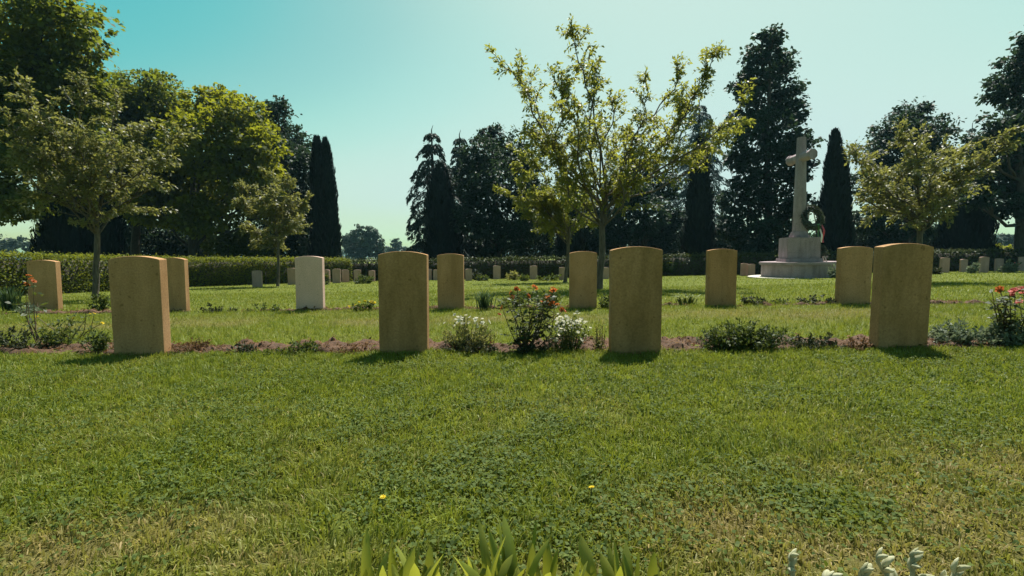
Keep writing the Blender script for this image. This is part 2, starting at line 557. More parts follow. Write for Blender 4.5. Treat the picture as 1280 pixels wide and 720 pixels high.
soil_bed('flower_bed', row1, -6.5, 6.5, -0.03, 0.66, 900, 40, 0.012, 'reddish bare soil strip along the front row of headstones')
soil_bed('flower_bed', row2, -10.5, 11, -0.02, 0.40, 700, 16, 0.012, 'thin soil strip along the second row of headstones')
soil_bed('flower_bed', lambda x: 0.40 + 0 * x, -3.0, 3.0, 0.0, 0.60, 200, 24, 0.012, 'soil strip at the near edge of the lawn')


# ------------------------------------------------------------------ grass: real blades, denser near the camera
def blade_field(n, y0, y1, h, w, seed, seg2=True, margin=1.0, hvar=0.5):
    g = np.random.default_rng(seed)
    y = np.sqrt(g.uniform(y0 ** 2, y1 ** 2, n))
    x = g.uniform(-1, 1, n) * (1.12 * y + margin)
    keep = ~in_bed(x, y)
    thin = fbm(x, y, 0.10, 61)
    keep &= g.random(n) < np.clip(-0.15 + 2.1 * thin, 0.05, 1)
    keep &= g.random(n) > 0.55 * dryness(x, y)
    x, y = x[keep], y[keep]
    n = len(x)
    dry = dryness(x, y)
    hh = h * (1 - hvar + 2 * hvar * g.random(n)) * (0.45 + 0.6 * fbm(x, y, 0.35, 71) + 0.6 * vnoise(x, y, 0.055, 72)) * (1 - 0.35 * dry)
    ww = w * g.uniform(0.7, 1.35, n)
    az = 4 * np.pi * fbm(x, y, 0.09, 63, 2) + g.normal(0, 0.9, n)
    lean = np.abs(g.normal(0.70, 0.40, n))
    d = np.stack([np.cos(az), np.sin(az), np.zeros(n)], 1)
    fa = g.uniform(0, 2 * np.pi, n)
    s = np.stack([np.cos(fa), np.sin(fa), np.zeros(n)], 1) * ww[:, None] / 2
    b = np.stack([x, y, lawn_z(x, y) - 0.003], 1)
    up = np.array([0, 0, 1.0])
    tip = b + d * (hh * np.sin(lean))[:, None] + up * (hh * np.cos(lean))[:, None]
    rnd = np.clip(0.45 * g.random(n) + 0.25 * vnoise(x, y, 0.06, 83) + 0.3 * fbm(x, y, 0.5, 81) + 0.15 * (fbm(x, y, 2.2, 82) - 0.5), 0, 1)
    dd = np.clip(dry + (g.random(n) < 0.05 + 0.30 * dry) * 0.6, 0, 1)
    if seg2:
        mid = b + d * (hh * 0.5 * np.sin(lean * 0.5))[:, None] + up * (hh * 0.55 * np.cos(lean * 0.5))[:, None]
        V = np.stack([b - s, b + s, mid + s * 0.8, mid - s * 0.8, tip], 1).reshape(-1, 3)
        k = np.arange(n)[:, None] * 5
        return V, [k + np.array([[0, 1, 2, 3]]), k + np.array([[3, 2, 4]])], np.repeat(rnd, 5), np.repeat(dd, 5)
    V = np.stack([b - s, b + s, tip], 1).reshape(-1, 3)
    return V, [np.zeros((0, 4), int), np.arange(n * 3).reshape(-1, 3)], np.repeat(rnd, 3), np.repeat(dd, 3)


Vs, Q, T3, RN, DR, off = [], [], [], [], [], 0
for args in ((150000, 0.95, 2.2, 0.034, 0.0044, 1, True, 0.6),
             (190000, 2.2, 3.95, 0.038, 0.0052, 2, True, 0.6),
             (150000, 3.95, 7.2, 0.046, 0.0066, 3, False, 1.0),
             (110000, 7.2, 13.0, 0.045, 0.012, 4, False, 1.0),
             (60000, 13.0, 29.0, 0.05, 0.024, 5, False, 1.0)):
    V, (q, tri), rn, dr = blade_field(*args)
    Vs.append(V); Q.append(q + off); T3.append(tri + off); RN.append(rn); DR.append(dr)
    off += len(V)
grass = link('grass', mesh_np('grass', np.concatenate(Vs), [np.concatenate(Q), np.concatenate(T3)], M['grass'],
                              {'rnd': np.concatenate(RN), 'dry': np.concatenate(DR)}))
tag(grass, 'short grass blades of the lawn, straw coloured near the front', 'grass', kind='stuff')

g = np.random.default_rng(12)
n = 150000
y = np.sqrt(g.uniform(1.0, 3.4 ** 2, n))
x = g.uniform(-1, 1, n) * (1.12 * y + 0.6)
patch = np.clip((fbm(x, y, 0.30, 91) - 0.40) * 4, 0, 1) * np.clip(1.25 - 1.3 * dryness(x, y), 0.1, 1)
patch *= np.clip(0.30 + 0.9 * np.exp(-((x + 0.15) / 0.9) ** 2 - ((y - 1.65) / 0.75) ** 2), 0, 1)
patch = np.clip(patch + 0.9 * np.exp(-((x - TUFT[0] - 0.5 * (TUFT[1] - y)) / 0.14) ** 2 - ((y - TUFT[1]) / 0.12) ** 2), 0, 1)
k = (g.random(n) < patch) & ~in_bed(x, y)
x, y = x[k], y[k]
n = len(x)
C = np.stack([x, y, lawn_z(x, y) + g.uniform(0.006, 0.024, n) + 0.022 * vnoise(x, y, 0.05, 95)], 1)
V, F = leaf_geo(C, np.stack([g.normal(0, 1, n), g.normal(0, 1, n), g.normal(0, 0.35, n)], 1),
                np.stack([g.normal(0, .4, n), g.normal(0, .4, n), np.ones(n)], 1), g.uniform(0.010, 0.021, n), g.uniform(0.008, 0.015, n))
clover = link('clover', mesh_np('clover', V, [F], M['clover'], {'rnd': np.repeat(g.random(n), 4)}))
tag(clover, 'small clover leaves growing through the near lawn', 'clover', kind='stuff')


# ------------------------------------------------------------------ vegetation builders
def add_leaves(C, D, N, L, W, mat, name, parent, g, rnd=None, core=None):
    V, F = leaf_geo(C, D, N, L, W)
    r = np.repeat(g.random(len(C)) if rnd is None else rnd, 4)
    fs = [F]
    if core is not None:
        cv, cf = core
        fs.append(cf + len(V))
        V = np.concatenate([V, cv])
        r = np.concatenate([r, np.zeros(len(cv))])
    V = V - np.array(parent.location)
    return link(name, mesh_np(name, V, fs, mat, {'rnd': r}), parent)


def add_tubes(paths, mat, name, parent, sides=7):
    V, F = tube_geo(paths, sides)
    return link(name, mesh_np(name, V - np.array(parent.location), [F], mat, smooth=True), parent)


def sphere_dirs(n, g):
    return unit(g.normal(0, 1, (n, 3)))


def broadleaf(px, Y, lobes, label, mat, seed, leaf=0.26, dens=1.0, bark='bark_dark', trunk_r=0.32, forks=True, group='large trees behind the hedge', name='broadleaf_tree', squash=0.8):
    """lobes: (column, row, radius) in pixels of the photograph, set out in depth round the trunk"""
    g = np.random.default_rng(seed)
    b = foot(px, Y)
    root = empty(name, b, label, 'tree', group)
    sc = Y / FPX
    Ls = []
    for (lx, ly, lr) in lobes:
        r = lr * sc
        dy = g.uniform(-0.9, 0.9) * min(3.0, 1.2 * r + 0.6)
        c = at(lx, ly, Y + dy)
        Ls.append((np.array(c), r))
    Cs, Ds, Ns, Rn = [], [], [], []
    for c, r in Ls:
        ncl = max(10, int(60 * dens * r ** 1.6))
        d = sphere_dirs(ncl, g)
        rad = r * np.where(g.random(ncl) < 0.72, g.uniform(0.70, 1.06, ncl), g.uniform(0.15, 0.7, ncl))
        cc = c + d * rad[:, None] * np.array([1, 1, squash])
        per = g.integers(12, 30, ncl)
        idx = np.repeat(np.arange(ncl), per)
        sig = (0.10 + 0.062 * r) * g.uniform(0.6, 1.4, ncl)
        p = cc[idx] + g.normal(0, 1, (len(idx), 3)) * sig[idx][:, None] * np.array([1, 1, 0.65])
        Cs.append(p)
        out = unit(d[idx] + g.normal(0, 0.7, (len(idx), 3)))
        Ds.append(out + np.array([0, 0, -0.35]))
        Ns.append(unit(g.normal(0, 0.6, (len(idx), 3)) + np.array([0, 0, 1.0])))
        Rn.append(np.clip(g.uniform(0.0, 0.75, ncl)[idx] + g.normal(0.12, 0.16, len(idx)), 0, 1))
    C, D, Nn, rn = map(np.concatenate, (Cs, Ds, Ns, Rn))
    n = len(C)
    L = leaf * 1.05 * g.uniform(0.65, 1.35, n)
    add_leaves(C, D, Nn, L, L * g.uniform(0.5, 0.75, n), mat, 'crown', root, g, rn)
    top = min(Ls, key=lambda q: -q[0][2])[0]
    zt = top[2] - b.z
    path = curve([np.array(b) + (0, 0, -0.1), np.array(b) + (0.1, 0, zt * 0.3), (b.x * 0.6 + top[0] * 0.4, b.y, b.z + zt * 0.6), (top[0], top[1], top[2] - 0.4)], 14, 0.05, g)
    paths = [(path, trunk_r * np.linspace(1, 0.12, 14) * np.where(np.arange(14) == 0, 1.35, 1))]
    for c, r in Ls:
        # a limb leaves the trunk below the lobe and rises into it
        zz = np.clip(c[2] - b.z - 1.2 * r - 0.8, 0.18 * zt, 0.8 * zt)
        k = int(np.clip(np.searchsorted(path[:, 2], b.z + zz), 1, 11))
        s = path[k]
        mid = (s + c) / 2 + np.array([0, 0, -0.12 * np.linalg.norm(c - s)])
        lp = curve([s, mid, c], 7, 0.05, g)
        paths.append((lp, np.linspace(trunk_r * 0.42 * (1 - k / 18), 0.03, 7)))
        for q in range(3):
            e = c + sphere_dirs(1, g)[0] * r * 0.85
            paths.append((curve([lp[4], (lp[4] + e) / 2 + (0, 0, 0.1 * r), e], 5), np.linspace(0.05, 0.012, 5)))
    add_tubes(paths, M[bark], 'trunk', root, 7)
    return root


def cypress(px, top, base, hw, Y, label, seed, tips=((0, 0),), group='dark cypresses behind the hedge', mat=None, flat=0.0):
    """slim columnar tree: ridged spindle of upswept sprays round a dark core"""
    g = np.random.default_rng(seed)
    b = foot(px, Y)
    root = empty('cypress_tree', b, label, 'tree', group)
    sc = Y / FPX
    Rr = hw * sc
    Cs, Ds, Ns, Ls, cores = [], [], [], [], []
    cv, cf, off = [], [], 0
    for (dx, dtop) in tips:
        H = hz(px, top + dtop, Y)
        cx = b.x + dx * sc
        rr = Rr * (1.0 if len(tips) == 1 else 0.72)
        ph = g.uniform(0, 6.28, 6)

        def prof(t, a):
            base_ = np.clip(np.minimum((t + 0.05) / 0.22, 1), 0.55, 1) * np.power(np.clip(1 - t, 0, 1), 0.42 - 0.1 * flat) * 1.02
            lump = 1 + 0.10 * np.sin(3 * a + ph[0] + 5 * t) + 0.07 * np.sin(7 * a + ph[1] + 9 * t) + 0.09 * np.sin(23 * t + ph[2] + 2 * a) + 0.05 * np.sin(57 * t + ph[3] + 5 * a)
            return np.minimum(base_, 1) * lump * np.where(t > 0.8, 0.95 - 0.5 * (t - 0.8), 1)
        n = int(5200 * (Rr * H) ** 0.75 / 7)
        t = g.random(n) ** 0.9
        a = g.uniform(0, 2 * np.pi, n)
        rad = prof(t, a) * rr * np.where(g.random(n) < 0.8, g.uniform(0.82, 1.03, n), g.uniform(0.4, 0.85, n)) + 0.03
        o = np.stack([np.cos(a), np.sin(a), np.zeros(n)], 1)
        Cs.append(np.stack([cx + 0 * t, b.y + 0 * t, b.z + 0.12 + t * (H - 0.35)], 1) + o * rad[:, None])
        Ds.append(np.array([0, 0, 1.0]) + o * g.uniform(0.05, 0.45, n)[:, None] + g.normal(0, 0.13, (n, 3)))
        Ns.append(o + g.normal(0, 0.4, (n, 3)))
        Ls.append(g.uniform(0.28, 0.62, n) * (1 - 0.25 * t))
        tt = np.linspace(0, 0.97, 26)
        aa = np.arange(16) * 2 * np.pi / 16
        ring = np.stack([cx + np.cos(aa)[None] * prof(tt[:, None], aa[None]) * rr * 0.84,
                         b.y + np.sin(aa)[None] * prof(tt[:, None], aa[None]) * rr * 0.84,
                         np.repeat((b.z + 0.15 + tt * (H - 0.4))[:, None], 16, 1)], -1).reshape(-1, 3)
        i = np.arange(25)[:, None] * 16
        j = np.arange(16)[None]
        cf.append(np.stack([i + j, i + (j + 1) % 16, i + 16 + (j + 1) % 16, i + 16 + j], -1).reshape(-1, 4) + off)
        cv.append(ring)
        off += len(ring)
    C, D, Nn, L = map(np.concatenate, (Cs, Ds, Ns, Ls))
    add_leaves(C, D, Nn, L, L * g.uniform(0.16, 0.3, len(L)), mat or M['cypress'], 'crown', root, g, None, (np.concatenate(cv), np.concatenate(cf)))
    H = hz(px, top, Y)
    add_tubes([(np.array([[b.x, b.y, b.z - 0.1], [b.x, b.y, b.z + 0.4], [b.x, b.y, b.z + H * 0.9]]), np.array([0.22, 0.17, 0.03]))], M['bark_dark'], 'trunk', root)
    return root


def deodar(px, top, base, hw, Y, label, seed, mat='cedar', levels=26, group='tall conifers behind the hedge', dens=1.0, leafl=0.34):
    """conifer with whorls of drooping boughs"""
    g = np.random.default_rng(seed)
    b = foot(px, Y)
    root = empty('conifer_tree', b, label, 'tree', group)
    H, Rr = hz(px, top, Y), hw * Y / FPX
    paths = [(np.array([[b.x, b.y, b.z - 0.1], [b.x, b.y, b.z + H * 0.5], [b.x, b.y, b.z + H - 0.3], [b.x + 0.12, b.y, b.z + H + 0.05]]), np.array([0.35, 0.2, 0.04, 0.01]))]
    Cs, Ds, Ns = [], [], []
    for k in range(levels):
        t = 0.08 + 0.90 * (k + g.uniform(-0.3, 0.3)) / levels
        nb = 6 if t < 0.7 else 5
        a0 = g.uniform(0, 6.28)
        for j in range(nb):
            a = a0 + j * 2 * np.pi / nb + g.normal(0, 0.25)
            Lb = (Rr * (1 - t) ** 0.75 * g.uniform(0.55, 1.2) + 0.28)
            o = np.array([math.cos(a), math.sin(a), 0])
            s = np.array([b.x, b.y, b.z + t * H])
            dr = g.uniform(0.25, 0.55) * Lb
            P = curve([s, s + o * Lb * 0.45 + (0, 0, 0.10 * Lb), s + o * Lb * 0.85 + (0, 0, -0.25 * dr), s + o * Lb + (0, 0, -dr)], 8)
            paths.append((P, np.linspace(0.05 * (1 - t) + 0.015, 0.006, 8)))
            n = int(dens * (26 + 42 * Lb))
            u = g.uniform(0.1, 1.0, n) ** 0.8 * 7
            i = np.minimum(u.astype(int), 6)
            p = P[i] + (P[i + 1] - P[i]) * (u - i)[:, None]
            side = np.array([-o[1], o[0], 0])
            sp = g.normal(0, 0.17 * Lb + 0.05, n) * (1 - 0.6 * (u / 7))
            Cs.append(p + side * sp[:, None] + np.stack([0 * u, 0 * u, -np.abs(g.normal(0, 0.13, n)) - 0.25 * np.abs(sp)], 1))
            Ds.append(o * 0.45 + side * np.sign(sp)[:, None] * 0.5 + g.normal(0, 0.25, (n, 3)) + np.array([0, 0, -0.75]))
            Ns.append(g.normal(0, 0.6, (n, 3)) + o * 0.4 + np.array([0, 0, 0.6]))
    C, D, Nn = map(np.concatenate, (Cs, Ds, Ns))
    L = leafl * g.uniform(0.6, 1.3, len(C))
    add_leaves(C, D, Nn, L, L * g.uniform(0.2, 0.34, len(C)), M[mat], 'crown', root, g)
    add_tubes(paths, M['bark_dark'], 'trunk', root, 6)
    return root


def open_tree(base_px, Y, fork, tips, label, mat, seed, leaf=0.11, tr=0.10, per=1.0, depth=1.0, bark='bark', group='young trees on the lawn', name='young_tree', twig=0.55, droop=0.3, cl=1.0):
    """slender tree drawn limb by limb: limbs fan from the fork to their tips, twigs and single leaves along them"""
    g = np.random.default_rng(seed)
    b = foot(base_px, Y)
    root = empty(name, b, label, 'tree', group)
    sc = Y / FPX
    f = np.array(at(fork[0], fork[1], Y))
    tp = curve([np.array(b) + (0, 0, -0.05), (np.array(b) * 0.6 + f * 0.4) + (0.02, 0, 0), f], 8, 0.012, g)
    paths = [(tp, tr * np.linspace(1.0, 0.72, 8) * np.array([1.35] + [1.0] * 7))]
    Cs, Ds, Ns = [], [], []

    def leaves_on(P, n, spread):
        m = len(P) - 1
        u = g.uniform(0.05, 1.0, n) * m
        i = np.minimum(u.astype(int), m - 1)
        p = P[i] + (P[i + 1] - P[i]) * (u - i)[:, None]
        tdir = unit(P[i + 1] - P[i])
        o = sphere_dirs(n, g)
        Cs.append(p + o * (spread * 1.5 * g.uniform(0.2, 1.0, n))[:, None])
        Ds.append(tdir * 0.7 + o * 0.8 + np.array([0, 0, -droop]))
        Ns.append(np.array([0, 0, 1.0]) + g.normal(0, 0.55, (n, 3)))
    for q, tipd in enumerate(tips):
        tx, ty = tipd[:2]
        dd = tipd[2] if len(tipd) > 2 else g.uniform(-1, 1) * depth
        e = np.array(at(tx, ty, Y + dd))
        s = tp[-1] if q % 3 == 0 else tp[-1 - (q % 3)]
        ln = np.linalg.norm(e - s)
        mid = s * 0.45 + e * 0.55 + np.array([0, 0, -0.05 * ln]) + g.normal(0, 0.05 * ln, 3) * np.array([1, 1, 0.4])
        m2 = s * 0.2 + e * 0.8 + g.normal(0, 0.035 * ln, 3)
        P = curve([s, mid, m2, e], 12, 0.010 * ln, g)
        paths.append((P, np.linspace(tr * 0.30, 0.005, 12)))
        leaves_on(P[7:], int(per * 9 * ln), leaf * 0.6)
        for k in range(int(cl * 4.7 * ln)):
            w = g.uniform(0.12, 0.97)
            i = int(w * 11)
            o = sphere_dirs(1, g)[0] * np.array([1, 1, 0.7])
            dirp = unit(P[min(i + 1, 11)] - P[i])
            tl = twig * (1.45 - 1.05 * w) * g.uniform(0.5, 1.35)
            te = P[i] + unit(dirp * 0.8 + o * 1.0 + np.array([0, 0, 0.15])) * tl
            TP = curve([P[i], (P[i] + te) / 2 + (0, 0, 0.07 * tl) + g.normal(0, 0.05 * tl, 3), te + (0, 0, -0.10 * tl)], 6)
            paths.append((TP, np.linspace(0.010, 0.0025, 6)))
            leaves_on(TP[1:], int(per * g.uniform(14, 30) * tl / 0.5), leaf * 0.75)
            for z in range(2):
                if g.random() < 0.6:
                    a_ = TP[g.integers(1, 5)]
                    te2 = a_ + unit(dirp * 0.5 + sphere_dirs(1, g)[0]) * tl * 0.6
                    TP2 = curve([a_, (a_ + te2) / 2 + (0, 0, 0.03), te2 - (0, 0, 0.05 * tl)], 4)
                    paths.append((TP2, np.linspace(0.005, 0.002, 4)))
                    leaves_on(TP2, int(per * 12 * tl / 0.5), leaf * 0.75)
    C, D, Nn = map(np.concatenate, (Cs, Ds, Ns))
    L = leaf * g.uniform(0.6, 1.3, len(C))
    add_leaves(C, D, Nn, L, L * g.uniform(0.38, 0.55, len(C)), mat, 'crown', root, g)
    add_tubes(paths, M[bark], 'trunk', root, 7)
    return root


def hedge(name, pts, height, thick, label, seed, n_per_m=620, mat=None, leaf=0.075):
    """clipped hedge along a polyline: solid dark box as core, leaves over top and sides"""
    g = np.random.default_rng(seed)
    pts = [np.array(p, float) for p in pts]
    b = Vector((*pts[0], float(ground(*pts[0]))))
    root = empty(name, b, label, 'hedge', 'clipped hedges round the lawn')
    Cs, Ds, Ns, Rn, cv, cf, off = [], [], [], [], [], [], 0
    for p, q in zip(pts[:-1], pts[1:]):
        ln = np.linalg.norm(q - p)
        tdir = (q - p) / ln
        nrm = np.array([-tdir[1], tdir[0]])
        n = int(ln * n_per_m)
        u = g.random(n) * ln
        face = g.random(n)
        hz_ = height * (1 + 0.05 * (vnoise(u, u * 0, 0.8, seed) - 0.5) + 0.05 * (vnoise(u, u * 0, 0.25, seed + 1) - 0.5))
        side = np.where(face < 0.50, -1, np.where(face < 0.62, 1, 0))
        w = np.where(side == 0, g.uniform(-1, 1, n), side) * thick / 2
        bulge = 0.10 * (vnoise(u, hz_ * g.random(n), 0.4, seed + 2) - 0.5)
        w = w + np.where(side != 0, side * (bulge + g.normal(0, 0.035, n)), 0)
        h = np.where(side == 0, hz_ + np.abs(g.normal(0, 0.05, n)) + 0.10 * (g.random(n) < 0.06), hz_ * g.random(n) ** 0.85)
        xy = p + tdir * u[:, None] + nrm * w[:, None]
        Cs.append(np.stack([xy[:, 0], xy[:, 1], ground(xy[:, 0], xy[:, 1]) + h], 1))
        out = np.stack([nrm[0] * side, nrm[1] * side, np.where(side == 0, 1.0, 0.35)], 1)
        Ds.append(out * 0.5 + g.normal(0, 0.7, (n, 3)))
        Ns.append(out + g.normal(0, 0.55, (n, 3)))
        Rn.append(np.clip(0.55 * vnoise(u, h, 0.3, seed + 3) + 0.5 * g.random(n), 0, 1))
        m = max(2, int(ln / 1.0))
        uu = np.linspace(0, ln, m)
        for k, uk in enumerate(uu):
            xy0 = p + tdir * uk
            z0 = float(ground(*xy0))
            a, c = xy0 - nrm * (thick / 2 - 0.10), xy0 + nrm * (thick / 2 - 0.10)
            cv += [(*a, z0 - 0.05), (*a, z0 + height - 0.10), (*c, z0 + height - 0.10), (*c, z0 - 0.05)]
            if k:
                o = off + (k - 1) * 4
                cf += [(o + j, o + (j + 1) % 4, o + 4 + (j + 1) % 4, o + 4 + j) for j in range(4)]
        cf += [(off, off + 1, off + 2, off + 3), (off + (m - 1) * 4 + 3, off + (m - 1) * 4 + 2, off + (m - 1) * 4 + 1, off + (m - 1) * 4)]
        off += m * 4
    C, D, Nn, rn = map(np.concatenate, (Cs, Ds, Ns, Rn))
    L = leaf * g.uniform(0.6, 1.4, len(C))
    V, F = leaf_geo(C, D, Nn, L, L * g.uniform(0.5, 0.8, len(C)))
    link('foliage', mesh_np('foliage', V - np.array(b), [F], mat or M['hedge'], {'rnd': np.repeat(rn, 4)}), root)
    link('dark_core', mesh_np('dark_core', np.array(cv) - np.array(b), [np.array(cf)], M['bark_dark']), root)  # solid dark box filling the hedge behind the leaves
    return root


def shrub(px, Y, lobes, label, mat, seed, leaf=0.20, group='shrubs along the far edge', dens=1.3, name='shrub'):
    g = np.random.default_rng(seed)
    b = foot(px, Y)
    root = empty(name, b, label, 'shrub', group)
    Cs, Ds, Ns, paths = [], [], [], []
    for lx, ly, lr in lobes:
        r = lr * Y / FPX
        c = np.array(at(lx, ly, Y + g.uniform(-0.5, 0.5) * r))
        n = int(1500 * dens * max(r, 0.25) ** 1.8 / (leaf / 0.16) ** 1.5)
        d = sphere_dirs(n, g)
        p = c + d * (r * np.where(g.random(n) < 0.8, g.uniform(0.75, 1.1, n), g.uniform(0.2, 0.8, n)) * (1 + 0.22 * (vnoise(d[:, 0] * 3 + lx, d[:, 2] * 3, 0.7, seed) - 0.5)))[:, None] * np.array([1, 1, 0.85])
        p[:, 2] = np.maximum(p[:, 2], ground(p[:, 0], p[:, 1]) + 0.03)
        Cs.append(p)
        Ds.append(d + g.normal(0, 0.7, (n, 3)))
        Ns.append(d * 0.4 + g.normal(0, 0.5, (n, 3)) + np.array([0, 0, 0.7]))
        for k in range(5):
            e = c + sphere_dirs(1, g)[0] * r * 0.7
            paths.append((curve([np.array(b), (np.array(b) + e) / 2 + g.normal(0, 0.08 * r, 3), e], 6), np.linspace(0.02 + 0.02 * r, 0.005, 6)))
    C, D, Nn = map(np.concatenate, (Cs, Ds, Ns))
    L = leaf * g.uniform(0.6, 1.35, len(C))
    add_leaves(C, D, Nn, L, L * g.uniform(0.45, 0.7, len(C)), mat, 'foliage', root, g)
    add_tubes(paths, M['bark_dark'], 'stem', root, 5)
    return root


# ------------------------------------------------------------------ hedges and trees
hedge('clipped_hedge', [(-16.6, 6.0), (-14.7, 15.1), (-14.0, 20.2), (-11.8, 22.6), (-9.0, 26.2)], 1.17, 1.0, 'sunlit green hedge along the left edge of the lawn', 101, 2600, leaf=0.06)
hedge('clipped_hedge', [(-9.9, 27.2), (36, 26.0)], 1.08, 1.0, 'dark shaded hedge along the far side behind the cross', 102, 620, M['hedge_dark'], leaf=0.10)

broadleaf(-30, 21, [(-40, 40, 90), (45, 15, 68), (88, 45, 40), (60, 105, 58), (100, 105, 32), (20, 165, 55), (-25, 225, 50), (8, 255, 32), (92, 165, 40), (-70, 150, 90), (0, 100, 60), (70, 190, 40)],
          'huge dark broadleaf tree filling the upper left corner', M['oak'], 201, 0.22, 1.0, trunk_r=0.42)
cypress(83, 135, 320, 30, 25, 'broad dark cypress behind the leaning young tree at far left', 211)
cypress(132, 165, 320, 22, 26, 'slimmer dark cypress right of the leaning young tree, under the sunny trees', 212)
broadleaf(170, 31, [(185, 118, 36), (150, 138, 38), (215, 150, 42), (170, 190, 48), (140, 205, 40), (220, 205, 45), (185, 235, 40), (150, 250, 30)],
          'broadleaf tree between the huge corner tree and the rounded sunny tree', M['oak'], 202, 0.24)
broadleaf(243, 29, [(265, 133, 30), (298, 150, 36), (322, 182, 28), (258, 185, 46), (300, 215, 42), (228, 235, 45), (195, 255, 36), (332, 232, 26), (280, 255, 36), (335, 262, 22), (250, 270, 30)],
          'rounded sunny yellow green tree with dark trunk behind left hedge', M['lime'], 203, 0.24)
broadleaf(362, 34, [(347, 137, 16), (340, 158, 24), (366, 178, 22), (376, 205, 22), (352, 200, 30), (372, 240, 26), (382, 272, 22), (358, 280, 28), (340, 240, 28)],
          'dark blue green tree just left of the twin tipped cypress', M['dark_leaf'], 204, 0.22)
cypress(408, 166, 325, 21, 31, 'tall cypress with twin tips standing alone against the sky', 213, tips=((-5, 0), (5, 3)))
deodar(544, 157, 322, 50, 35, 'tiered conifer with drooping boughs behind dark cypress', 221, levels=17, dens=1.3)
cypress(553, 202, 322, 25, 33, 'dark cypress in front of the drooping tiered conifer', 214, flat=0.6)
deodar(578, 163, 322, 40, 39, 'conifer whose drooping top shows left of dense dark tree', 222, levels=20)
broadleaf(622, 34, [(615, 170, 16), (602, 195, 26), (636, 190, 26), (655, 208, 22), (590, 230, 26), (620, 235, 38), (656, 245, 30), (600, 275, 30), (640, 285, 34), (672, 280, 26), (592, 300, 20), (610, 310, 18)],
          'dense dark broadleaf tree left of the big open cherry tree', M['dark_leaf'], 205, 0.22)
cypress(712, 222, 322, 18, 30, 'short dark cypress behind the small yellow green tree', 215, flat=0.5)
broadleaf(805, 36, [(800, 205, 24), (780, 238, 30), (825, 235, 26), (802, 268, 32), (838, 275, 20), (770, 285, 24), (815, 298, 28), (745, 265, 20), (748, 295, 22)],
          'dark broadleaf tree seen beneath the big open cherry tree', M['dark_leaf'], 206, 0.22)
deodar(872, 122, 322, 62, 44, 'pale blue conifer behind the cypress next to cherry tree', 223, mat='blue_cedar', levels=24)
cypress(873, 166, 324, 20, 30, 'straight dark cypress between cherry tree and tallest tree', 216)
broadleaf(958, 31, [(962, 48, 14), (952, 72, 22), (975, 82, 20), (940, 108, 24), (970, 122, 30), (990, 140, 18), (936, 150, 24), (960, 168, 36), (996, 182, 22), (925, 198, 22), (960, 218, 40), (1000, 212, 18), (930, 248, 30), (975, 268, 36), (1002, 258, 16), (915, 288, 20), (955, 298, 30), (990, 300, 20)],
          'tallest dark tree, pointed, directly behind the stone cross', M['dark_leaf'], 207, 0.24, 0.85)
cypress(1040, 158, 322, 24, 28, 'pointed dark cypress right of the stone cross', 217, tips=((-1, 0), (7, 25)))
broadleaf(1130, 33, [(1140, 145, 22), (1120, 165, 26), (1160, 170, 26), (1100, 195, 26), (1140, 200, 36), (1178, 195, 18), (1090, 230, 26), (1120, 250, 34), (1085, 275, 20), (1165, 240, 30), (1110, 292, 22), (1150, 285, 22)],
          'round topped dark tree behind the spreading small tree at right', M['dark_leaf'], 208, 0.22)
deodar(1207, 152, 322, 8, 70, 'thin distant conifer tip between the trees at right', 224, mat='far_leaf', levels=22, dens=0.5, leafl=0.5)
cypress(1207, 205, 320, 30, 29, 'broad squat dark cypress near the right edge', 218, flat=0.8)
broadleaf(1272, 26, [(1288, 75, 26), (1270, 108, 30), (1292, 150, 38), (1250, 165, 26), (1230, 185, 17), (1262, 200, 32), (1240, 228, 24), (1290, 228, 36), (1224, 248, 15), (1265, 258, 20), (1330, 100, 60), (1335, 200, 60), (1310, 40, 24)],
          'large dark tree cut by the right edge of the view', M['dark_leaf'], 209, 0.22)
# far trees seen through the gaps
for k, (px, Y, lb, lab) in enumerate([
        (452, 105, [(440, 303, 17), (456, 294, 15), (466, 303, 15), (447, 315, 16), (472, 315, 10)], 'distant bluish tree right of the twin tipped cypress'),
        (497, 150, [(496, 304, 7), (492, 312, 8), (505, 314, 8)], 'tiny distant tree left of the tiered conifer'),
        (14, 110, [(8, 307, 11), (24, 304, 10), (40, 310, 10), (-10, 305, 14)], 'distant bluish trees showing under the huge corner tree'),
        (1250, 90, [(1240, 305, 10), (1262, 300, 11), (1280, 306, 12)], 'distant tree low behind the right edge tree')]):
    broadleaf(px, Y, lb, lab, M['far_leaf'], 240 + k, 0.55, 0.28, group='distant trees past the hedge')
g = np.random.default_rng(333)
n = 26000
a = np.sort(g.uniform(-1.15, 1.15, n))
D_ = 230 + g.normal(0, 10, n)
wx, wy = np.sin(a) * D_ * 1.2, np.cos(a) * D_
top = 2.2 + 4.2 * fbm(a * 100, a * 0, 9.0, 77) ** 1.5 + 1.4 * fbm(a * 100, a * 0, 1.6, 78)
C = np.stack([wx, wy, -0.72 + top * g.random(n) ** 0.8], 1)
L = g.uniform(0.7, 1.7, n)
V, F = leaf_geo(C, g.normal(0, 1, (n, 3)), g.normal(0, 0.6, (n, 3)) + np.array([0, 0, 0.8]), L, L * 0.65)
tag(link('far_woodland', mesh_np('far_woodland', V, [F], M['far_leaf'], {'rnd': np.repeat(g.random(n), 4)})), 'hazy low line of woodland at the far edge of the fields', 'woodland', kind='stuff')
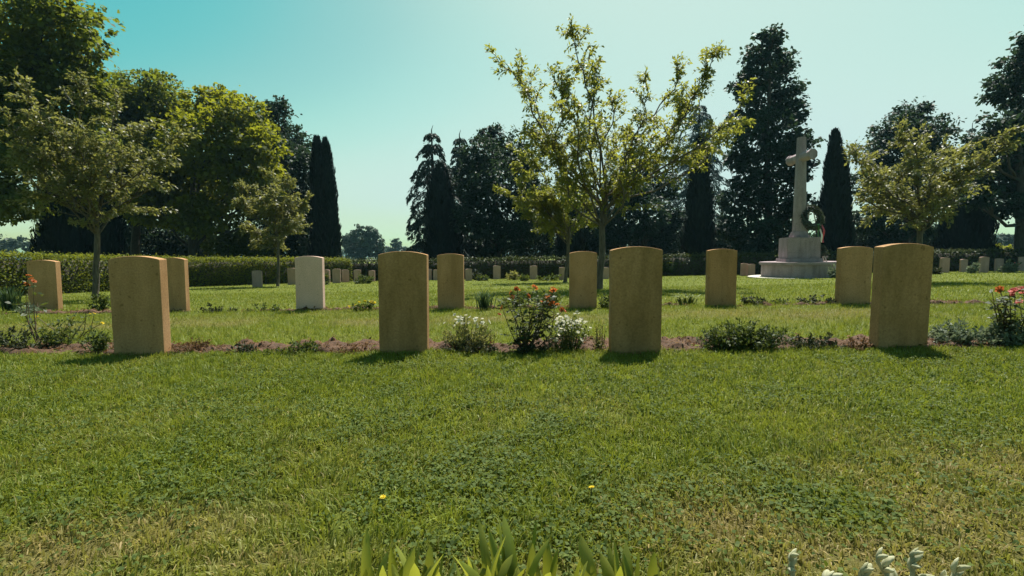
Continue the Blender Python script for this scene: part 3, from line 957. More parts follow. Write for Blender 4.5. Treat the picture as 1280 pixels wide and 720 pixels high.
# understory that closes the view under the crowns
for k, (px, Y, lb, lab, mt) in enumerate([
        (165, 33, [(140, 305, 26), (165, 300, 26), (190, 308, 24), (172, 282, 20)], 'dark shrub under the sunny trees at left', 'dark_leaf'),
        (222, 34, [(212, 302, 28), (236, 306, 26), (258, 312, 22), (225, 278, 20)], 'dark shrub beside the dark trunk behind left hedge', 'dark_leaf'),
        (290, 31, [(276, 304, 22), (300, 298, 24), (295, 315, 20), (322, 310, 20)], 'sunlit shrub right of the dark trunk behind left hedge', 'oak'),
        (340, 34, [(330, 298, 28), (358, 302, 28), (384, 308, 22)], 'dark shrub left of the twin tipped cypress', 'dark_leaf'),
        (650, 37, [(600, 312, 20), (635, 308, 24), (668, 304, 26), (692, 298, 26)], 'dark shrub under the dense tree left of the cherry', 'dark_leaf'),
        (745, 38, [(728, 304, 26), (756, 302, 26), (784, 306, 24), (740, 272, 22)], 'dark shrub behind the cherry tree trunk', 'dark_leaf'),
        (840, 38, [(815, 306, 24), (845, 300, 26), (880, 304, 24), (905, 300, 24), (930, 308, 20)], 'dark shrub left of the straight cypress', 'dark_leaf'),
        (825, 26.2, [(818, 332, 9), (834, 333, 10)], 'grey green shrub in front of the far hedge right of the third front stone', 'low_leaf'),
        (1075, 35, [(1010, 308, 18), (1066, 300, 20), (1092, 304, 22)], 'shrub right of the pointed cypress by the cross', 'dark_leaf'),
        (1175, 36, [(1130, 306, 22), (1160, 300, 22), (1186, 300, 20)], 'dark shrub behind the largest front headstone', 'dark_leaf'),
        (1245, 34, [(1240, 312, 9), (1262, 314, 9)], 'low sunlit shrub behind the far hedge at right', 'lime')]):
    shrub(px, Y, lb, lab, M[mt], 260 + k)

open_tree(748, 12.2, (757, 246),
          [(712, 32, 0.1), (614, 72, -0.5), (905, 50, 0.4), (938, 122, -0.8), (936, 152, 0.9), (806, 92, 0.8), (852, 84, -0.3), (652, 100, 0.8), (684, 84, -0.9), (640, 160, 0.2),
           (764, 110, -0.6), (738, 62, 0.5), (870, 186, 0.0), (820, 170, -1.2), (690, 205, -1.0), (780, 165, 1.3), (722, 150, 1.4), (720, 130, -1.5), (860, 130, 1.5), (665, 165, 1.5), (790, 205, -1.4), (700, 110, 0.2), (880, 95, 0.1)],
          'big open cherry tree with yellow green leaves on upswept limbs', M['cherry'], 301, leaf=0.105, tr=0.095, per=1.15, name='cherry_tree', bark='bark', twig=0.72)
open_tree(706, 18.5, (712, 284),
          [(618, 232), (642, 205), (636, 180), (662, 190), (692, 180), (735, 205), (742, 245), (652, 262), (682, 220), (742, 272), (670, 240), (705, 225)],
          'small yellow green tree with low crown behind the cherry', M['cherry'], 302, leaf=0.12, tr=0.075, per=2.0, cl=1.3)
open_tree(116, 11.3, (122, 258),
          [(35, 112), (8, 135), (62, 125), (100, 108), (150, 132), (192, 152), (225, 168), (212, 192), (40, 190), (150, 240), (72, 232), (180, 222), (100, 170), (130, 190), (60, 165), (165, 185), (30, 225), (110, 220)],
          'slender young tree with pale silvery leaves before the left hedge', M['young'], 303, leaf=0.092, tr=0.07, per=1.7, bark='bark', depth=1.3, twig=0.75, cl=1.1)
open_tree(346, 19, (347, 290),
          [(294, 250), (302, 226), (330, 214), (360, 220), (382, 246), (308, 276), (378, 272), (335, 245), (355, 250), (320, 235)],
          'thin young tree with small round crown beside white headstone', M['young'], 304, leaf=0.12, tr=0.06, per=2.4, bark='bark', cl=1.4)
open_tree(1148, 13, (1150, 262),
          [(1068, 186), (1084, 226), (1120, 172), (1128, 158), (1182, 178), (1256, 164), (1242, 192), (1072, 244), (1202, 214), (1096, 262), (1172, 272), (1222, 200), (1140, 190), (1110, 215), (1170, 210), (1205, 190), (1125, 240), (1185, 240)],
          'wide spreading small tree behind the largest headstone at right', M['young'], 305, leaf=0.10, tr=0.085, per=1.6, depth=1.2, twig=0.75, cl=1.1)

# ------------------------------------------------------------------ headstones
def headstone_mesh(name, w, h, th, rise, mat, seed):
    """slab with a shallow arched top, edges rounded, a little below ground"""
    g = np.random.default_rng(seed)
    n = 18
    a = np.linspace(-1, 1, n)
    top = [(w / 2 * t, h - rise * t * t) for t in a]
    outline = [(-w / 2 * 0.995, -0.12)] + top + [(w / 2 * 0.995, -0.12)]
    bm = bmesh.new()
    f = [bm.verts.new((x, -th / 2, z)) for x, z in outline]
    b = [bm.verts.new((x, th / 2, z)) for x, z in outline]
    bm.faces.new(f)
    bm.faces.new(list(reversed(b)))
    m = len(outline)
    for i in range(m):
        j = (i + 1) % m
        bm.faces.new((f[j], f[i], b[i], b[j]))
    bm.normal_update()
    sharp = [e for e in bm.edges if len(e.link_faces) == 2 and e.calc_face_angle() > 0.5]
    bmesh.ops.bevel(bm, geom=sharp, offset=0.006, segments=2, affect='EDGES', profile=0.6)
    bmesh.ops.recalc_face_normals(bm, faces=bm.faces)
    me = bpy.data.meshes.new(name)
    bm.to_mesh(me)
    bm.free()
    me.materials.append(mat)
    return me


front = [  # left, right column of the face, top and bottom row, yaw, material, label
    (134, 197, 320, 445, 1, 'stone_tan', 'tan front row headstone at left with brightly sunlit right edge'),
    (470, 531, 314, 443, 0, 'stone_olive', 'dark stained front row headstone just left of the pale flowering bush'),
    (763, 827, 308, 443, 0, 'stone_olive', 'streaked front row headstone between white daisies and low green bush'),
    (1099, 1165, 304, 437, 3, 'stone_olive', 'largest looking front row headstone at right, its left edge in view')]
for k, (l, r, tp_, bt, yaw, mt, lab) in enumerate(front):
    Y = [3.93, 3.81, 3.69, 3.69][k]
    p = foot((l + r) / 2, Y)
    w = (r - l) / FPX * Y
    h = at((l + r) / 2, tp_, Y).z - p.z
    o = link('headstone', headstone_mesh('headstone', w, h, 0.092, 0.028, M[mt], k))
    o.location = (p.x, p.y + 0.046, p.z)
    o.rotation_euler = (R([0.3, -0.4, 0.2, 0.5][k]), R(0.9 + [0.0, 0.2, -0.2, 0.1][k]), R(yaw))
    tag(o, lab, 'headstone', 'headstones in the front row')
second = [
    (37, 73, 325, 388, 'stone_tan', 'second row headstone at far left beside the orange rose stem'),
    (205, 233, 322, 390, 'stone_tan', 'second row headstone half hidden by the leftmost front stone'),
    (370, 404, 320, 388, 'stone_white', 'whitest headstone, clean pale stone standing alone on the grass'),
    (547, 580, 317, 387, 'stone_tan', 'second row headstone right of the dark stained front stone'),
    (712, 746, 314, 386, 'stone_tan', 'second row headstone in front of the cherry tree trunk'),
    (884, 920, 311, 382, 'stone_olive', 'second row headstone left of the stone cross, right of the striped leaf plant'),
    (1048, 1088, 308, 381, 'stone_tan', 'second row headstone overlapping the left edge of the right front stone')]
for k, (l, r, tp_, bt, mt, lab) in enumerate(second):
    p = hit((l + r) / 2, bt)
    Y = p.y
    w = (r - l) / FPX * Y
    h = at((l + r) / 2, tp_, Y).z - p.z
    o = link('headstone', headstone_mesh('headstone', w, h, 0.092, 0.026, M[mt], 20 + k))
    o.location = (p.x, p.y + 0.046, p.z)
    o.rotation_euler = (R(0.4 * math.sin(k * 2.1)), R(0.9 + 0.25 * math.sin(k * 1.3)), R(0.8 * math.sin(k)))
    tag(o, lab, 'headstone', 'headstones in the second row')
far = [  # centre column, top, bottom, label
    (322, 338, 360, 'small far headstone standing alone against the left hedge'),
    (366, 335, 357, 'far headstone peeping out left of the white headstone'),
    (408, 337, 355, 'far headstone touching the right edge of the white headstone'),
    (421, 336, 355, 'first far headstone clear of the white headstone to its right'),
    (432, 337, 354, 'second far headstone clear of the white headstone to its right'),
    (447, 337, 354, 'far headstone standing before grey green plants left of dark stained front stone'),
    (465, 338, 353, 'far headstone cut by the left edge of the dark stained front stone'),
    (536, 336, 351, 'far headstone against the right edge of the dark stained front stone'),
    (545, 337, 351, 'far headstone half hidden by second row stone right of the dark stained one'),
    (586, 336, 352, 'far headstone left of a dark bush under the dense dark tree'),
    (621, 332, 350, 'far headstone alone between two green clumps, left of the centre pair'),
    (667, 332, 350, 'far headstone right of pale grasses, above the orange roses'),
    (703, 334, 351, 'far headstone left of the second row stone at the cherry tree'),
    (757, 334, 350, 'far headstone right of the cherry tree trunk'),
    (930, 329, 346, 'far pale headstone nearest the left side of the cross base'),
    (939, 330, 346, 'far pale headstone touching the left side of the cross base'),
    (1180, 322, 342, 'far headstone right beside the largest looking front stone'),
    (1204, 324, 341, 'narrow far headstone between two wider ones at right'),
    (1229, 321, 342, 'far headstone third from the largest looking front stone'),
    (1248, 323, 340, 'far headstone left of a pale flowering clump at right'),
    (1278, 321, 340, 'far headstone cut by the right edge of the view')]
for k, (c, tp_, bt, lab) in enumerate(far):
    p = hit(c, bt - 1)
    Y = p.y
    h = at(c, tp_, Y).z - p.z
    o = link('headstone', headstone_mesh('headstone', min(0.5, h * 0.54), h, 0.09, 0.024, M['stone_far'], 50 + k))
    o.location = p
    o.rotation_euler = (0, R(0.8 + 0.5 * math.sin(k * 3.3)), R(20 if c < 640 else -14) * (0.5 + 0.5 * math.sin(k * 5.1)))
    tag(o, lab, 'headstone', 'small headstones in the far rows')

# ------------------------------------------------------------------ stone cross
def poly_prism(bm, pts0, z0, pts1, z1):
    a = [bm.verts.new((x, y, z0)) for x, y in pts0]
    b = [bm.verts.new((x, y, z1)) for x, y in pts1]
    bm.faces.new(list(reversed(a)))
    bm.faces.new(b)
    n = len(a)
    for i in range(n):
        j = (i + 1) % n
        bm.faces.new((a[i], a[j], b[j], b[i]))


def ngon(n, r, ph=0.0):
    return [(r * math.cos(ph + 2 * math.pi * i / n), r * math.sin(ph + 2 * math.pi * i / n)) for i in range(n)]


def rect(w, d, cham=0.0):
    if not cham:
        return [(-w / 2, -d / 2), (w / 2, -d / 2), (w / 2, d / 2), (-w / 2, d / 2)]
    c = cham
    return [(-w / 2 + c, -d / 2), (w / 2 - c, -d / 2), (w / 2, -d / 2 + c), (w / 2, d / 2 - c), (w / 2 - c, d / 2), (-w / 2 + c, d / 2), (-w / 2, d / 2 - c), (-w / 2, -d / 2 + c)]


def bm_part(name, build, mat, parent, bev=0.012):
    bm = bmesh.new()
    build(bm)
    bm.normal_update()
    if bev:
        es = [e for e in bm.edges if len(e.link_faces) == 2 and e.calc_face_angle(0) > 0.6]
        bmesh.ops.bevel(bm, geom=es, offset=bev, segments=2, affect='EDGES')
    bmesh.ops.recalc_face_normals(bm, faces=bm.faces)
    me = bpy.data.meshes.new(name)
    bm.to_mesh(me)
    bm.free()
    me.materials.append(mat)
    return link(name, me, parent)


cb = hit(998, 348)
CY = cb.y + 1.35
cb = foot(998, CY)
S = CY / FPX                                     # metres per pixel at the cross
mon = empty('memorial_cross', cb, 'tall grey stone cross on a block and low round drum', 'monument')
hgt = lambda row: at(998, row, CY).z - cb.z
z_dr, z_bl, z_pl, z_arm0, z_arm1, z_top = hgt(327), hgt(297), hgt(290), hgt(203), hgt(191), hgt(172)
bm_part('base_slab', lambda bm: poly_prism(bm, ngon(48, 57 * S), -0.15, ngon(48, 57 * S), 0.045), M['paving'], mon)
drum = bm_part('drum', lambda bm: poly_prism(bm, ngon(48, 41.5 * S), 0.046, ngon(48, 41.5 * S), z_dr - 0.12), M['stone_cross'], mon)
bm_part('coping', lambda bm: poly_prism(bm, ngon(48, 44 * S), z_dr - 0.119, ngon(48, 44 * S), z_dr), M['stone_cross'], drum, 0.02)
CR = R(-88)                                      # the cross is turned, its right arm nearer
bl = bm_part('block', lambda bm: poly_prism(bm, rect(1.20, 1.20), z_dr + 0.14, rect(1.18, 1.18), z_bl), M['stone_cross'], mon, 0.02)
st = bm_part('block_step', lambda bm: poly_prism(bm, rect(1.34, 1.34), z_dr + 0.001, rect(1.34, 1.34), z_dr + 0.139), M['stone_cross'], mon, 0.015)
bl.rotation_euler = st.rotation_euler = (0, 0, R(-14))
sh = bm_part('plinth', lambda bm: (poly_prism(bm, rect(0.66, 0.66, 0.17), z_bl + 0.001, rect(0.66, 0.66, 0.17), z_bl + 0.10),
                                   poly_prism(bm, rect(0.62, 0.62, 0.16), z_bl + 0.101, rect(0.54, 0.54, 0.15), z_pl + 0.02)), M['stone_cross'], mon)
shaft = bm_part('shaft', lambda bm: poly_prism(bm, rect(0.50, 0.46, 0.13), z_pl + 0.021, rect(0.33, 0.30, 0.09), z_top), M['stone_cross'], mon)


def arms(bm):
    zc, hl = (z_arm0 + z_arm1) / 2, 0.74
    r0, r1 = 0.19, 0.17
    for s in (-1, 1):
        cs = [(0.0, r0), (hl - 0.14, r1), (hl - 0.10, r1 + 0.03), (hl, r1 + 0.03)]
        rings = []
        for xx, rr in cs:
            xx = s * max(xx, 0.10)
            rings.append([bm.verts.new((xx, y * 0.9, zc + z)) for y, z in rect(2 * rr, 2 * rr, rr * 0.58)])
        for A, B in zip(rings[:-1], rings[1:]):
            for i in range(8):
                j = (i + 1) % 8
                bm.faces.new((A[i], A[j], B[j], B[i]) if s > 0 else (B[i], B[j], A[j], A[i]))
        bm.faces.new(rings[-1] if s > 0 else list(reversed(rings[-1])))
        bm.faces.new(list(reversed(rings[0])) if s > 0 else rings[0])


ar = bm_part('cross_arms', arms, M['stone_cross'], mon, 0.01)
for q in (sh, shaft, ar):
    q.rotation_euler = (0, 0, CR)


# wreaths leaning by the shaft, each on its own stand
def torus_leaves(root, R0, r0, n, seed, mat, leaf, tilt):
    g = np.random.default_rng(seed)
    a = g.uniform(0, 2 * np.pi, n)
    bq = g.uniform(0, 2 * np.pi, n)
    o = np.stack([np.cos(a), np.zeros(n), np.sin(a)], 1)
    yv = np.array([0, 1.0, 0])
    nn = o * np.cos(bq)[:, None] + yv * np.sin(bq)[:, None]
    P = o * R0 + nn * (r0 * g.uniform(0.6, 1.1, n))[:, None]
    tg = np.stack([-np.sin(a), np.zeros(n), np.cos(a)], 1)
    D = tg * 0.8 + nn * 0.6 + g.normal(0, 0.3, (n, 3))
    c, s = math.cos(tilt), math.sin(tilt)
    rot = np.array([[1, 0, 0], [0, c, -s], [0, s, c]])
    L = leaf * g.uniform(0.7, 1.3, n)
    V, F = leaf_geo(P @ rot.T, D @ rot.T, (nn + g.normal(0, 0.3, (n, 3))) @ rot.T, L, L * 0.42)
    return V, F, np.repeat(g.random(n), 4)


def wreath(px, py, Yw, R0, r0, zfoot, label, seed, ribbon):
    c = at(px, py, Yw)
    root = empty('wreath', (c.x, c.y, zfoot), label, 'wreath', 'wreaths on the cross base')
    dz = c.z - zfoot
    V, F, rn = torus_leaves(root, R0, r0, 1500, seed, M['laurel'], 0.11, R(-14))
    link('leaf_ring', mesh_np('leaf_ring', V + np.array([0, 0, dz]), [F], M['laurel'], {'rnd': rn}), root)
    a = np.linspace(0, 2 * np.pi, 25)
    rp = np.stack([R0 * np.cos(a), -math.sin(R(-14)) * 0 - math.sin(R(14)) * -R0 * np.sin(a), R0 * np.sin(a) + dz], 1)
    vv, ff = tube_geo([(rp, np.full(25, r0 * 0.55))], 8)
    link('ring_core', mesh_np('ring_core', vv, [ff], M['bark_dark'], smooth=True), root)
    for sx in (-1, 1):
        vv, ff = tube_geo([(np.array([[sx * R0 * 0.30, 0.10, dz + R0 * 0.9], [sx * R0 * (0.55 if sx < 0 else 1.35), -0.12 + 0.05, 0.0]]), np.array([0.022, 0.022]))], 6)
        link('leg', mesh_np('leg', vv, [ff], M['wood_stand'], smooth=True), root)
    vv, ff = tube_geo([(np.array([[0, 0.12, dz + R0 * 0.8], [0, 0.55, 0.0]]), np.array([0.022, 0.022]))], 6)
    link('leg', mesh_np('leg', vv, [ff], M['wood_stand'], smooth=True), root)
    if ribbon:
        for dx, mt in ((0.00, 'ribbon_white'), (0.10, 'ribbon'), (-0.10, 'ribbon_green')):
            u = np.linspace(0, 1, 9)
            x = 0.18 + dx + 0.14 * u + 0.03 * np.sin(5 * u)
            z = dz - R0 * 0.65 - u * 0.75
            yv = -0.20 + 0.04 * np.sin(7 * u + dx * 20)
            A = np.stack([x - 0.05, yv, z], 1)
            B = np.stack([x + 0.05, yv + 0.015, z], 1)
            V = np.concatenate([A, B, A + (0, 0.004, 0), B + (0, 0.004, 0)])
            i = np.arange(8)
            F = np.concatenate([np.stack([i, i + 9, i + 10, i + 1], 1), np.stack([i + 18, i + 19, i + 28, i + 27], 1)])
            link('ribbon', mesh_np('ribbon', V, [F], M[mt], smooth=True), root)
    root.rotation_euler = (0, 0, R(10))
    return root


ztop = cb.z + z_dr
wreath(1015, 272, CY - 0.15, 0.40, 0.13, ztop, 'large grey green wreath with hanging red and white ribbon by the shaft', 400, True)
wreath(1026, 313, CY - 0.40, 0.16, 0.07, ztop, 'small dark wreath low beside the block of the cross', 401, False)


# ------------------------------------------------------------------ flowers and bedding plants
def petal_mesh(name, n, r, w, cup, mat, centre=None, layers=1, seed=0):
    g = np.random.default_rng(seed)
    C, D, Nn, L, W = [], [], [], [], []
    for k in range(layers):
        rr = r * (1 - 0.28 * k)
        for i in range(n):
            a = 2 * math.pi * (i + 0.5 * k) / n + g.normal(0, 0.1)
            e = cup + 0.38 * k
            d = np.array([math.cos(a) * math.cos(e), math.sin(a) * math.cos(e), math.sin(e)])
            C.append(d * rr * 0.5)
            D.append(d)
            Nn.append((-math.cos(a) * math.sin(e), -math.sin(a) * math.sin(e), math.cos(e)))
            L.append(rr)
            W.append(w * rr)
    V, F = leaf_geo(np.array(C), np.array(D), np.array(Nn, float), np.array(L), np.array(W))
    rn = np.repeat(g.random(len(C)), 4)
    slots = np.zeros(len(F), int)
    mats = [mat]
    if centre:
        a = np.arange(8) * 2 * np.pi / 8
        cv = np.concatenate([np.stack([np.cos(a) * r * 0.28, np.sin(a) * r * 0.28, np.full(8, r * 0.05)], 1), [[0, 0, r * 0.22]]])
        cf = np.array([[i, (i + 1) % 8, 8] for i in range(8)]) + len(V)
        V = np.concatenate([V, cv])
        rn = np.concatenate([rn, np.full(9, 0.5)])
        slots = np.concatenate([slots, np.ones(8, int)])
        mats.append(centre)
        return mesh_np(name, V, [F, cf], mats, {'rnd': rn}, slots=slots)
    return mesh_np(name, V, [F], mats, {'rnd': rn}, slots=slots)


FL = {'rose': petal_mesh('flower', 6, 0.031, 0.95, 0.25, M['orange'], None, 3, 1),
      'pinkrose': petal_mesh('flower', 6, 0.034, 0.95, 0.25, M['pink'], None, 3, 2),
      'daisy': petal_mesh('flower', 8, 0.016, 0.5, 0.15, M['white_petal'], M['yellow'], 1, 3),
      'white': petal_mesh('flower', 5, 0.022, 0.85, 0.3, M['white_petal'], None, 2, 4),
      'yellow': petal_mesh('flower', 9, 0.022, 0.5, 0.2, M['yellow'], M['yellow'], 2, 5)}


def put_flower(kind, p, parent, g, s=1.0, tilt=0.6):
    o = link('flower', FL[kind], parent)
    o.location = Vector(p) - parent.location
    o.rotation_euler = (g.normal(0, tilt), g.normal(0, tilt), g.uniform(0, 6.28))
    o.scale = (s, s, s)
    return o


def low_bush(l, r, top, bot, label, mat, seed, n=900, leaf=0.035, ratio=0.5, name='bedding_plant', group='low plants in the front bed', depth=0.16, flowers=(), nf=0, stems='stem', upright=0.5, wild=0.25, cat='plant'):
    """low plant: stems fanning from the soil, leaves along them in an uneven mound; extents in pixels"""
    g = np.random.default_rng(seed)
    b = hit((l + r) / 2, bot)
    Y = b.y + depth * 0.5
    b = foot((l + r) / 2, Y)
    W = (r - l) / FPX * Y / 2
    H = at((l + r) / 2, top, Y).z - b.z
    root = empty(name, b, label, cat, group)
    ns = max(8, int(n / 22))
    paths, Cs, Ds, Ns, tips = [], [], [], [], []
    for k in range(ns):
        a = g.uniform(0, 2 * np.pi)
        q = math.sqrt(g.random())
        ex, ey = math.cos(a) * q * W, math.sin(a) * q * depth
        eh = H * math.sqrt(max(0.05, 1 - 0.8 * q * q)) * g.uniform(1 - wild * 1.6, 1.0 + wild * 0.25)
        s = np.array([b.x + ex * 0.45, b.y + ey * 0.45, b.z - 0.01])
        e = np.array([b.x + ex, b.y + ey, b.z + eh])
        P = curve([s, (s + e) / 2 + np.array([0, 0, 0.10 * eh]) + g.normal(0, 0.02, 3), e], 6)
        paths.append((P, np.linspace(0.0035, 0.0012, 6)))
        tips.append(e)
        m = max(4, int(n / ns))
        u = g.uniform(0.12, 1.0, m) * 5
        i = np.minimum(u.astype(int), 4)
        o = sphere_dirs(m, g)
        Cs.append(P[i] + (P[i + 1] - P[i]) * (u - i)[:, None] + o * (leaf * g.uniform(0.3, 0.9, m))[:, None])
        Ds.append(o + np.array([0, 0, upright]))
        Ns.append(np.array([0, 0, 0.8]) + g.normal(0, 0.55, (m, 3)))
    C, D, Nn = map(np.concatenate, (Cs, Ds, Ns))
    C[:, 2] = np.maximum(C[:, 2], b.z + 0.004)
    L = leaf * g.uniform(0.55, 1.35, len(C))
    add_leaves(C, D, Nn, L, L * ratio * g.uniform(0.75, 1.3, len(C)), mat, 'foliage', root, g)
    add_tubes(paths, M[stems], 'stem', root, 4)
    tips.sort(key=lambda e: -e[2])
    for k in range(nf):
        e = tips[k % len(tips)] + g.normal(0, 0.02, 3) + np.array([0, 0, 0.012])
        put_flower(flowers[k % len(flowers)], e, root, g, g.uniform(0.75, 1.2))
    return root


def rose(l, r, top, bot, label, seed, blooms, nst=9, leaves=420, name='rose_bush', group='roses in the front bed', leaf=0.040, base=None, mat='rose_leaf'):
    """rose: thorny canes rising from one point, compound leaves, blooms at given pixels"""
    g = np.random.default_rng(seed)
    b = hit(base or (l + r) / 2, bot)
    Y = b.y
    root = empty(name, b, label, 'rose bush', group)
    paths, Cs, Ds, Ns = [], [], [], []
    ends = [np.array(at(bx, by, Y + g.uniform(-0.10, 0.12))) for bx, by, *_ in blooms]
    while len(ends) < nst:
        ends.append(np.array(at(g.uniform(l, r), g.uniform(top + 10, (top + bot) / 2), Y + g.uniform(-0.14, 0.14))))
    for e in ends:
        s = np.array(b) + np.array([g.normal(0, 0.03), g.normal(0, 0.02), -0.01])
        P = curve([s, s * 0.55 + e * 0.45 + g.normal(0, 0.03, 3), e], 9)
        paths.append((P, np.linspace(0.0055, 0.0022, 9)))
        m = int(leaves / len(ends) / 5)
        for k in range(m):
            u = g.uniform(0.25, 0.97) * 8
            i = min(int(u), 7)
            p = P[i] + (P[i + 1] - P[i]) * (u - i)
            o = unit(sphere_dirs(1, g)[0] * np.array([1, 1, 0.5]) + np.array([0, 0, 0.2]))
            side = unit(np.cross(o, [0, 0, 1.0]))
            q = p + o * 0.075
            paths.append((np.stack([p, (p + q) / 2, q]), np.array([0.0016, 0.0012, 0.001])))
            for sgn, w in ((0, 1.0), (1, 0.66), (-1, 0.66), (1, 0.33), (-1, 0.33)):
                Cs.append(p + o * (0.075 * w + 0.012) + side * sgn * leaf * 0.5)
                Ds.append(o * 0.6 + side * sgn + (o if sgn == 0 else 0) + np.array([0, 0, -0.25]))
                Ns.append(np.array([0, 0, 1.0]) + g.normal(0, 0.45, 3))
    C, D, Nn = np.array(Cs), np.array(Ds), np.array(Ns)
    L = leaf * g.uniform(0.7, 1.3, len(C))
    add_leaves(C, D, Nn, L, L * 0.62, M[mat], 'foliage', root, g)
    add_tubes(paths, M['red_stem'], 'stem', root, 5)
    for (bx, by, *kind), e in zip(blooms, ends):
        put_flower(kind[0] if kind else 'rose', e, root, g, g.uniform(0.8, 1.25), 0.7)
        if g.random() < 0.6:
            put_flower(kind[0] if kind else 'rose', e + g.normal(0, 0.035, 3), root, g, g.uniform(0.6, 1.0), 0.8)
    return root


# front bed, from left to right
rose(18, 70, 335, 432, 'tall thin orange rose stem at the far left', 501, [(36, 345), (42, 352), (33, 356)], 5, 90, base=48, leaf=0.05)
low_bush(-25, 40, 408, 442, 'low dark bush in the bed at the far left edge', M['dark_low'], 502, 700, 0.032, depth=0.12)
low_bush(42, 92, 398, 436, 'small dark leafed rose shoot left of the leftmost front stone', M['rose_leaf'], 503, 500, 0.034, depth=0.12, wild=0.4)
low_bush(92, 136, 412, 444, 'pale low plant touching the left side of the leftmost front stone', M['low_leaf'], 504, 600, 0.032, depth=0.12)
rose(80, 115, 372, 425, 'spindly red leafed shoot with yellow blooms left of the leftmost front stone', 505, [(92, 398, 'yellow'), (128, 404, 'yellow'), (46, 396, 'yellow'), (118, 392, 'yellow')], 7, 110, base=95, leaf=0.03)
low_bush(210, 262, 422, 443, 'reddish dry clump right of the leftmost front stone', M['litter'], 506, 900, 0.022, 0.35, depth=0.16, stems='red_stem')
low_bush(268, 312, 428, 445, 'small dark clump on bare soil nearest the reddish dry clump', M['dark_low'], 507, 260, 0.028, depth=0.10, wild=0.5)
low_bush(318, 400, 426, 445, 'wide dark ragged clump on bare soil beneath the white headstone', M['low_leaf'], 508, 800, 0.030, depth=0.12, wild=0.6)
low_bush(405, 468, 430, 444, 'thin reddish dry clump left of the dark stained front stone', M['litter'], 509, 420, 0.022, 0.4, depth=0.14, wild=0.5, stems='red_stem')
low_bush(548, 622, 396, 440, 'pale yellowish bush with faded white flowers right of the dark stained stone', M['pale_leaf'], 510, 2600, 0.024, 0.4, depth=0.16, flowers=('daisy', 'daisy', 'white'), nf=30, wild=0.35)
low_bush(552, 625, 424, 444, 'dark foliage skirt at the foot of the pale yellowish bush', M['dark_low'], 511, 700, 0.028, depth=0.10, wild=0.4)
rose(622, 700, 352, 440, 'rose bush with orange red blooms at the centre of the front bed', 512,
     [(646, 362), (640, 368), (686, 372), (692, 364), (690, 380), (660, 370), (678, 378), (628, 385), (704, 388), (668, 360)], 20, 700, base=655)
low_bush(625, 690, 420, 444, 'dark leafy clump under the orange red rose bush', M['dark_low'], 513, 420, 0.030, depth=0.12, wild=0.4)
low_bush(682, 740, 392, 440, 'mound of white daisies left of the streaked front stone', M['low_leaf'], 514, 1100, 0.028, 0.4, depth=0.15, flowers=('daisy',), nf=85, wild=0.25)
low_bush(738, 764, 400, 438, 'wispy yellowish plant against the left side of the streaked front stone', M['pale_leaf'], 515, 420, 0.022, 0.4, depth=0.10, wild=0.5)
low_bush(870, 1000, 401, 440, 'broad fresh green bush right of the streaked front stone', M['low_leaf'], 516, 3800, 0.030, 0.5, depth=0.18, wild=0.35)
low_bush(985, 1058, 416, 438, 'low dark green plant right of the broad fresh green bush', M['dark_low'], 517, 900, 0.028, depth=0.14, wild=0.4)
low_bush(1060, 1092, 424, 440, 'small reddish clump against the left side of the largest looking stone', M['litter'], 518, 300, 0.024, depth=0.10, wild=0.4, stems='red_stem')
low_bush(1166, 1232, 402, 434, 'grey green bush touching the right side of the largest looking stone', M['grey_leaf'], 519, 1500, 0.030, 0.5, depth=0.16, wild=0.3)
rose(1236, 1300, 350, 430, 'rose bush with pink and white blooms at the right edge', 520,
     [(1240, 364, 'white'), (1250, 362, 'rose'), (1268, 364, 'pinkrose'), (1278, 362, 'pinkrose'), (1246, 375, 'white'), (1256, 388, 'white'), (1274, 378, 'pinkrose')], 14, 520, base=1262)
low_bush(1225, 1300, 400, 434, 'dark leafy mass under the pink and white rose bush', M['grey_leaf'], 521, 1400, 0.032, 0.55, depth=0.16, wild=0.4)
# second bed
G2 = 'plants in the second bed'


def strap_plant(px, bot, h_px, n, label, mat, seed, w=0.018, spread=0.5, name='strap_leaf_plant', group=G2, base=None, wid=0.05):
    """clump of long arching strap leaves"""
    g = np.random.default_rng(seed)
    b = base or hit(px, bot)
    H = h_px / FPX * b.y
    root = empty(name, b, label, 'plant', group)
    V, F, rn, off = [], [], [], 0
    for k in range(n):
        a = g.uniform(0, 2 * np.pi)
        o = np.array([math.cos(a), math.sin(a), 0])
        s = o * wid * g.random() + np.array([g.normal(0, wid * 0.5), 0, 0])
        ln = H * g.uniform(0.7, 1.15)
        out_ = spread * g.uniform(0.2, 1.1)
        P = curve([s, s + o * ln * 0.25 * out_ + (0, 0, ln * 0.55), s + o * ln * 0.75 * out_ + (0, 0, ln * (1 - 0.35 * out_))], 7)
        side = np.array([-o[1], o[0], 0]) * math.cos(0.4) + np.array([0, 0, 0.0])
        yaw = g.normal(0, 0.7)
        side = np.array([side[0] * math.cos(yaw) - side[1] * math.sin(yaw), side[0] * math.sin(yaw) + side[1] * math.cos(yaw), 0])
        prof = w * np.array([0.55, 0.9, 1.0, 1.0, 0.85, 0.55, 0.06]) * g.uniform(0.75, 1.25)
        fold = -o * 0.25
        r_ = g.random()
        for i in range(7):
            rn += [float(np.clip(r_ + (i - 3) * 0.07 + g.normal(0, 0.06), 0, 1))] * 3
            V += [P[i] - side * prof[i] / 2, P[i] + fold * prof[i] + np.array([0, 0, -0.1 * prof[i]]), P[i] + side * prof[i] / 2]
        for i in range(6):
            q = off + i * 3
            F += [(q, q + 1, q + 4, q + 3), (q + 1, q + 2, q + 5, q + 4)]
        off += 21
    link('leaves', mesh_np('leaves', np.array(V), [np.array(F)], mat, {'rnd': np.array(rn)}, smooth=True), root)
    return root


